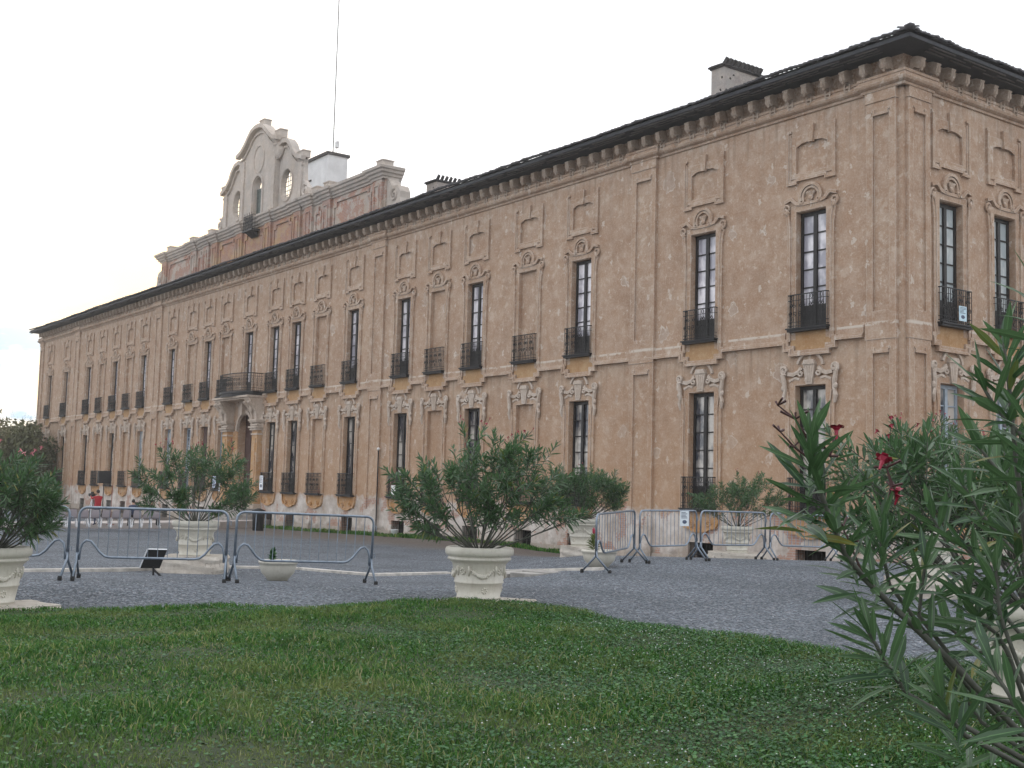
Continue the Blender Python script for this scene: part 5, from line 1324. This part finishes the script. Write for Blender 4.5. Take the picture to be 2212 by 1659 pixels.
def tree(label, p, H, Rr, seed, group='trees beyond the left end of the villa'):
    t = thing('tree', label, 'tree', p, 0, group); q = random.Random(seed)
    tr = MB(); tr.smooth = True; tr.tube([(0, 0, -.3), (.1, .05, H * .3), (0, .15, H * .6)], [.28, .2, .1], 7)
    cl = []
    for i in range(26):
        a = q.uniform(0, 6.28); z = H * q.uniform(.22, .93); r = Rr * math.sqrt(max(.05, 1 - ((z / H - .5) / .52) ** 2)) * q.uniform(.25, .95)
        c_ = Vector((r * math.cos(a), r * math.sin(a), z)); cl.append(c_); tr.tube([(0, .1, z * .6), tuple(c_ * .6 + Vector((0, 0, z * .3))), tuple(c_)], [.07, .04, .02], 4, False)
    part('trunk', tr, M['stem'], t)
    lv = MB()
    for c_ in cl:
        s = Rr * q.uniform(.25, .42)
        for _ in range(190):
            d = Vector((q.gauss(0, 1), q.gauss(0, 1), q.gauss(0, .85))); d = d.normalized() * s * q.random() ** .45; e = c_ + d; k = q.uniform(.16, .32)
            a = Vector((q.gauss(0, 1), q.gauss(0, 1), q.gauss(0, 1))).normalized(); b = a.orthogonal().normalized()
            lv.add([e - a * k, e + b * k * .45, e + a * k, e - b * k * .45], [(0, 1, 2, 3)])
        if c_.z > H * .7:
            for _ in range(5):
                o = c_ + Vector((q.gauss(0, .4), q.gauss(0, .4), s * .6)); hh = q.uniform(.5, 1.3)
                for j in range(7): e = o + Vector((q.gauss(0, .06), q.gauss(0, .06), hh * j / 7)); lv.add([e + Vector((-.1, 0, 0)), e + Vector((0, .04, .09)), e + Vector((.1, 0, .02)), e + Vector((0, -.04, -.04))], [(0, 1, 2, 3)])
    part('crown', lv, M['treeleaf'], t); return t
M['treeleaf'] = leafmat('tree_leaf', (.075, .082, .038), (.14, .145, .07), None, .6, .2, .3)
for i, (dx, dep, H, r, lb) in enumerate(((52, 112, 7.4, 3.6, 'bushy green tree touching the left end wall of the villa'), (5, 118, 7.8, 4.4, 'bushy green tree at the left edge with feathery top'), (-60, 116, 8.8, 5, 'green tree just outside the left edge'), (30, 126, 7.8, 4.6, 'green tree standing behind the two left edge trees'))):
    p = at(dx, 1080, dep); p.z = gz(p.x, p.y); tree(lb, p, H, r, 30 + i)

# ------------------------------------------------------------------ chairs, people and stage things on the far paving
M['seatshell'] = simple('mauve_grey_plastic', (.34, .30, .32), .5, var=.08); M['leg'] = simple('white_chair_leg', (.72, .73, .75), .4)
def chair_meshes():
    sh = MB(); sh.smooth = True
    prof = [(.20, .44), (0, .43), (-.18, .45), (-.22, .52), (-.25, .66), (-.27, .82)]
    vs = []
    for y, z in prof:
        for x in (-.185, -.1, 0, .1, .185):
            k = 1 - .12 * (z > .8); vs.append((x * k, y + .02 * abs(x) * 4 * (z > .5), z))
    n = 5; fs = [(i * n + j, i * n + j + 1, (i + 1) * n + j + 1, (i + 1) * n + j) for i in range(len(prof) - 1) for j in range(n - 1)]
    sh.add(vs, fs); o = len(vs); sh.add([(a, b - .015, c - .015) for a, b, c in vs], [f[::-1] for f in fs])
    legs = []
    for sx in (-1, 1):
        for sy in (-1, 1):
            l = MB(); l.tube([(sx * .17, sy * .14, .43), (sx * .23, sy * .22 - .02, 0)], .02, 6); legs.append(l.mesh('leg', M['leg']))
    return sh.mesh('seat_shell', M['seatshell']), legs
cm = chair_meshes(); CH0 = None
rowdir = (gp(336, 1139.5) - gp(180, 1139.5)); rowdir.z = 0; rowdir.normalize(); facing = math.atan2(rowdir.y, rowdir.x)
back = Vector((-rowdir.y, rowdir.x, 0))
def chair(p, label, rz):
    global CH0
    if CH0 is None:
        t = thing('stacking_chair', label, 'chair', group='rows of mauve-grey chairs on the paving'); link('seat_shell', cm[0], t)
        for me in cm[1]: link('leg', me, t)
        CH0 = t
    else: t = dup(CH0, label=label)
    t.location = p; t.rotation_euler = (0, 0, rz); return t
first = at(180, 1138.5, 60); first = first - Z3 * (first.z - PAVE_Z)
front_d = [85, 109, 133, 157, 180.6, 204.4, 226.8, 249, 272, 295, 317, 336]
ordn = ['first', 'second', 'third', 'fourth', 'fifth', 'sixth', 'seventh', 'eighth', 'ninth', 'tenth', 'eleventh', 'twelfth']
def onplane(dx, dy, z): d = ray(dx, dy); return CAM + d * ((z - CAM.z) / d.z)
b0 = onplane(180.6, 1139, PAVE_Z); b1 = onplane(336, 1140, PAVE_Z)
rowdir = (b1 - b0).normalized(); facing = math.atan2(rowdir.y, rowdir.x); back = Vector((-rowdir.y, rowdir.x, 0))
def rowpt(dx, k):
    b = b0 + rowdir * ((dx - 180.6) / (336 - 180.6) * (b1 - b0).length); return b + back * (.25 + .95 * k)
for k, rw in ((0, 'nearest'), (1, 'second')):
    for i, dx in enumerate(front_d):
        cp_ = rowpt(dx, 0); cd_ = cp_ - CAM; cd_.z = 0
        chair(cp_ + cd_.normalized() * .95 * k, '%s grey chair from the left in the %s row' % (ordn[i], rw), facing + rnd.uniform(-.06, .06))

def person(name, label, p, rz, pose, shirt, trousers, hair=(.02, .015, .012)):
    t = thing(name, label, 'person', p, rz)
    J, E_, Rd = pose
    me = bpy.data.meshes.new('body'); bm = bmesh.new(); sk = bm.verts.layers.skin.verify(); vv = []
    for i, (c_, r) in enumerate(zip(J, Rd)): x = bm.verts.new(c_); x[sk].radius = (r, r * .85); x[sk].use_root = i == 0; vv.append(x)
    for a, b in E_: bm.edges.new((vv[a], vv[b]))
    bm.to_mesh(me); bm.free(); o = link('body', me, t)
    o.modifiers.new('skin', 'SKIN'); sb = o.modifiers.new('sub', 'SUBSURF'); sb.levels = 1; sb.render_levels = 1
    mt, N, L, B = mat(name + '_clothes'); tcn = N.new('ShaderNodeTexCoord'); sp = N.new('ShaderNodeSeparateXYZ'); L.new(tcn.outputs['Object'], sp.inputs[0])
    zs_ = pose_split[id(pose[0])]
    c = mixc(N, L, mth(N, L, 'GREATER_THAN', sp.outputs[2], zs_[0]), trousers, shirt); c = mixc(N, L, mth(N, L, 'GREATER_THAN', sp.outputs[2], zs_[1]), c, (.42, .26, .19))
    L.new(c, B.inputs['Base Color']); B.inputs['Roughness'].default_value = .8; me.materials.append(mt)
    h = Vector(J[zs_[2]]); hb = MB(); hb.smooth = True; hb.blob((h.x, h.y - .015, h.z + .035), (.088, .105, .1), 2, .05); part('hair', hb, simple('dark_hair', hair, .7), t)
    fc = MB(); fc.blob((h.x - .032, h.y + .094, h.z + .01), (.014, .008, .009), 1, 0, 1); fc.blob((h.x + .032, h.y + .094, h.z + .01), (.014, .008, .009), 1, 0, 1)
    fc.blob((h.x, h.y + .10, h.z - .03), (.014, .022, .022), 1, 0, 1); fc.blob((h.x, h.y + .09, h.z - .07), (.028, .012, .008), 1, 0, 1)
    for s in (-1, 1): fc.blob((h.x + s * .085, h.y, h.z - .01), (.012, .025, .035), 1, 0, 1)
    part('face', fc, simple('skin_features', (.32, .18, .13), .6), t)
    return t
pose_split = {}
def hand(J, E_, Rd, w, d, s):
    """palm and five short finger chains grown from wrist index w along d"""
    base = Vector(J[w]); d = Vector(d).normalized(); sd = Vector((1, 0, 0)) if abs(d.x) < .8 else Vector((0, 1, 0)); sd = (sd - d * sd.dot(d)).normalized(); n = d.cross(sd)
    J.append(tuple(base + d * .07)); pm_ = len(J) - 1; E_.append((w, pm_)); Rd.append(.03)
    for k, (o, l) in enumerate(((-.03, .06), (-.01, .075), (.01, .072), (.03, .055))):
        a = base + d * .085 + sd * o; J.append(tuple(a)); E_.append((pm_, len(J) - 1)); Rd.append(.010)
        J.append(tuple(a + d * l * .7 - n * .02)); E_.append((len(J) - 2, len(J) - 1)); Rd.append(.009)
    J.append(tuple(base + d * .05 + sd * s * .05)); E_.append((w, len(J) - 1)); Rd.append(.010)
def standing(ahand_l, ahand_r, lean=0):
    J = [(0, 0, .95), (0, .0, 1.12), (0, .01, 1.32), (0, 0, 1.47), (0, .02, 1.56), (0, .03, 1.65), (0, .03, 1.73)]
    E_ = [(0, 1), (1, 2), (2, 3), (3, 4), (4, 5), (5, 6)]; Rd = [.15, .14, .16, .07, .055, .095, .07]
    for s, hd in ((-1, ahand_l), (1, ahand_r)):
        o = len(J); sh = Vector((s * .19, 0, 1.40)); hd = Vector(hd); el = (sh + hd) / 2 + Vector((s * .08, -.06, -.1))
        J += [tuple(sh), tuple(el), tuple(hd)]; E_ += [(2, o), (o, o + 1), (o + 1, o + 2)]; Rd += [.07, .045, .032]; hand(J, E_, Rd, o + 2, (hd - el), s)
        o = len(J); J += [(s * .10, 0, .88), (s * .11, .02, .48), (s * .12, -.02, .08), (s * .13, .14, .035)]; E_ += [(0, o), (o, o + 1), (o + 1, o + 2), (o + 2, o + 3)]; Rd += [.095, .062, .045, .035]
    pose_split[id(J)] = (.93, 1.47, 5); return J, E_, Rd
def sitting():
    J = [(0, 0, .55), (0, -.03, .72), (0, -.04, .92), (0, -.01, 1.06), (0, .02, 1.14), (0, .04, 1.23), (0, .04, 1.31)]
    E_ = [(0, 1), (1, 2), (2, 3), (3, 4), (4, 5), (5, 6)]; Rd = [.15, .14, .16, .07, .055, .095, .07]
    for s in (-1, 1):
        o = len(J); J += [(s * .19, -.03, 1.0), (s * .24, .06, .76), (s * .12, .28, .66)]; E_ += [(2, o), (o, o + 1), (o + 1, o + 2)]; Rd += [.07, .045, .032]; hand(J, E_, Rd, o + 2, (-s * .1, .2, -.03), s)
        o = len(J); J += [(s * .10, .06, .54), (s * .12, .42, .52), (s * .12, .40, .10), (s * .12, .54, .04)]; E_ += [(0, o), (o, o + 1), (o + 1, o + 2), (o + 2, o + 3)]; Rd += [.09, .062, .045, .035]
    pose_split[id(J)] = (.58, 1.08, 5); return J, E_, Rd
pp = rowpt(232, 2.6); person('person', 'person in a red shirt standing at the tripod camera', pp, facing + .35, standing((-.16, .36, 1.42), (.1, .36, 1.38)), (.36, .02, .03), (.03, .04, .08))
person('person', 'person in dark blue seated in the chair rows', rowpt(297, 1) + Z3 * .0, facing, sitting(), (.035, .05, .10), (.02, .022, .03))
person('person', 'person in black seated sideways at the right end of the rows', rowpt(337, 1.0), facing - 1.3, sitting(), (.02, .02, .022), (.03, .03, .035))
# video camera on a pale tripod
tv = thing('video_camera', 'black video camera on a pale tripod before the red shirted person', 'camera', rowpt(222, 3.0), facing + .2)
mb = MB(); mb.box(-.08, .08, -.2, .2, 1.42, 1.58); mb.box(-.05, .05, .2, .36, 1.45, 1.56); mb.box(-.03, .03, -.15, .1, 1.58, 1.66); part('camera_body', mb, M['rubber'], tv)
mb = MB(); mb.tube([(0, 0, 1.42), (0, 0, .9)], .03, 6)
for a in (0, 2.1, 4.2): mb.tube([(0, 0, 1.3), (.4 * math.cos(a), .4 * math.sin(a), 0)], .02, 5)
part('tripod', mb, M['leg'], tv)
sp_ = thing('loudspeaker', 'black box loudspeaker on a tall stand left of the portal', 'loudspeaker', rowpt(250, 3.4), facing)
zc = 2.35
mb = MB(); mb.box(-.3, .3, -.2, .2, 2.1, 2.72); part('cabinet', mb, M['rubber'], sp_); mb = MB(); mb.box(-.27, .27, -.215, -.2, 2.14, 2.68); part('front_grille', mb, M['iron'], sp_)
mb = MB(); mb.tube([(0, 0, 0), (0, 0, 2.12)], .025, 6); mb.blob((0, 0, .9), .06, 1, 0, 1)
for a in (0, 2.1, 4.2): mb.tube([(0, 0, .6), (.45 * math.cos(a), .45 * math.sin(a), 0)], .015, 5)
part('stand', mb, M['iron'], sp_)
rp = thing('mic_stand', 'thin rusty red upright stand right of the loudspeaker', 'stand', rowpt(268, 3.2), facing)
mb = MB(); mb.tube([(0, 0, 0), (0, 0, 2.0)], .018, 5); mb.lathe([(0, 0), (.2, 0), (.2, .03), (.03, .05)], 12); part('pole', mb, simple('rusty_red', (.22, .06, .04), .7), rp)
# floodlight lying on the court, bin by the steps, bucket
fp = P_(330, 1222, 21.6); fl_ = thing('floodlight', 'black tilted floodlight panel on a short foot behind the left barrier', 'floodlight', fp, YAW + R(8))
bm_ = MB(); c_ = [(-.24, .16, .12), (.10, .16, .12), (.24, -.03, .46), (-.10, -.03, .46)]
bm_.add(c_ + [(x, y + .05, z + .02) for x, y, z in c_], [(0, 1, 2, 3), (7, 6, 5, 4), (0, 4, 5, 1), (1, 5, 6, 2), (2, 6, 7, 3), (3, 7, 4, 0)]); part('panel', bm_, M['rubber'], fl_)
mb = MB(); mb.tube([(-.10, -.03, .47), (-.25, .17, .12)], .014, 4); mb.tube([(-.11, -.02, .47), (.25, -.02, .47)], .014, 4); part('rim', mb, M['leg'], fl_)
mb = MB(); mb.tube([(0, .1, .15), (0, .12, -.0)], .02, 5); mb.tube([(0, .1, .1), (.14, .0, 0)], .02, 5); part('foot', mb, M['iron'], fl_)
tb = onY(556, 1162, -4.0); tb.z = gz(tb.x, tb.y); bn = thing('litter_bin', 'dark round litter bin beside the portal steps', 'bin', tb)
mb = MB(); mb.smooth = True; mb.lathe([(0, 0), (.30, 0), (.34, 1.0), (.36, 1.05), (.36, 1.12), (.33, 1.12), (.31, .9), (0, .9)], 20); part('drum', mb, simple('dark_bin', (.03, .032, .035), .5), bn)
mb = MB(); mb.lathe([(.37, 1.08), (.38, 1.13), (.1, 1.24), (0, 1.25)], 20); part('lid', mb, M['iron'], bn)
bk = onY(852, 1160, -.7); bk.z = gz(bk.x, bk.y); bu = thing('bucket', 'small white bucket in weeds at the foot of the wall', 'bucket', bk)
mb = MB(); mb.smooth = True; mb.lathe([(0, 0), (.16, 0), (.2, .36), (.21, .38), (.2, .38), (.15, .05)], 16); part('tub', mb, simple('white_bucket', (.6, .62, .62), .5), bu)
mb = MB(); mb.tube([(.2 * math.cos(R(a)), 0, .37 + .2 * math.sin(R(a))) for a in range(0, 181, 20)], .008, 4); part('handle', mb, M['iron'], bu)

# ------------------------------------------------------------------ haze added in place of lens glare
HAZE = .0007
if HAZE:
    bm = bmesh.new(); bmesh.ops.create_cube(bm, size=1); me = bpy.data.meshes.new('haze'); bm.to_mesh(me); bm.free()
    hz = link('haze', me, None, (-60, 10, 38.8)); hz.scale = (300, 200, 85); hz['kind'] = 'stuff'; hz['label'] = 'thin haze added over the whole court in place of lens glare'; hz['category'] = 'haze'
    mt = bpy.data.materials.new('haze'); mt.use_nodes = True; t = mt.node_tree; t.nodes.clear()
    pv = t.nodes.new('ShaderNodeVolumePrincipled'); pv.inputs['Color'].default_value = (1, .96, .90, 1); pv.inputs['Density'].default_value = HAZE; pv.inputs['Anisotropy'].default_value = .55
    mo = t.nodes.new('ShaderNodeOutputMaterial'); t.links.new(pv.outputs[0], mo.inputs['Volume']); me.materials.append(mt)
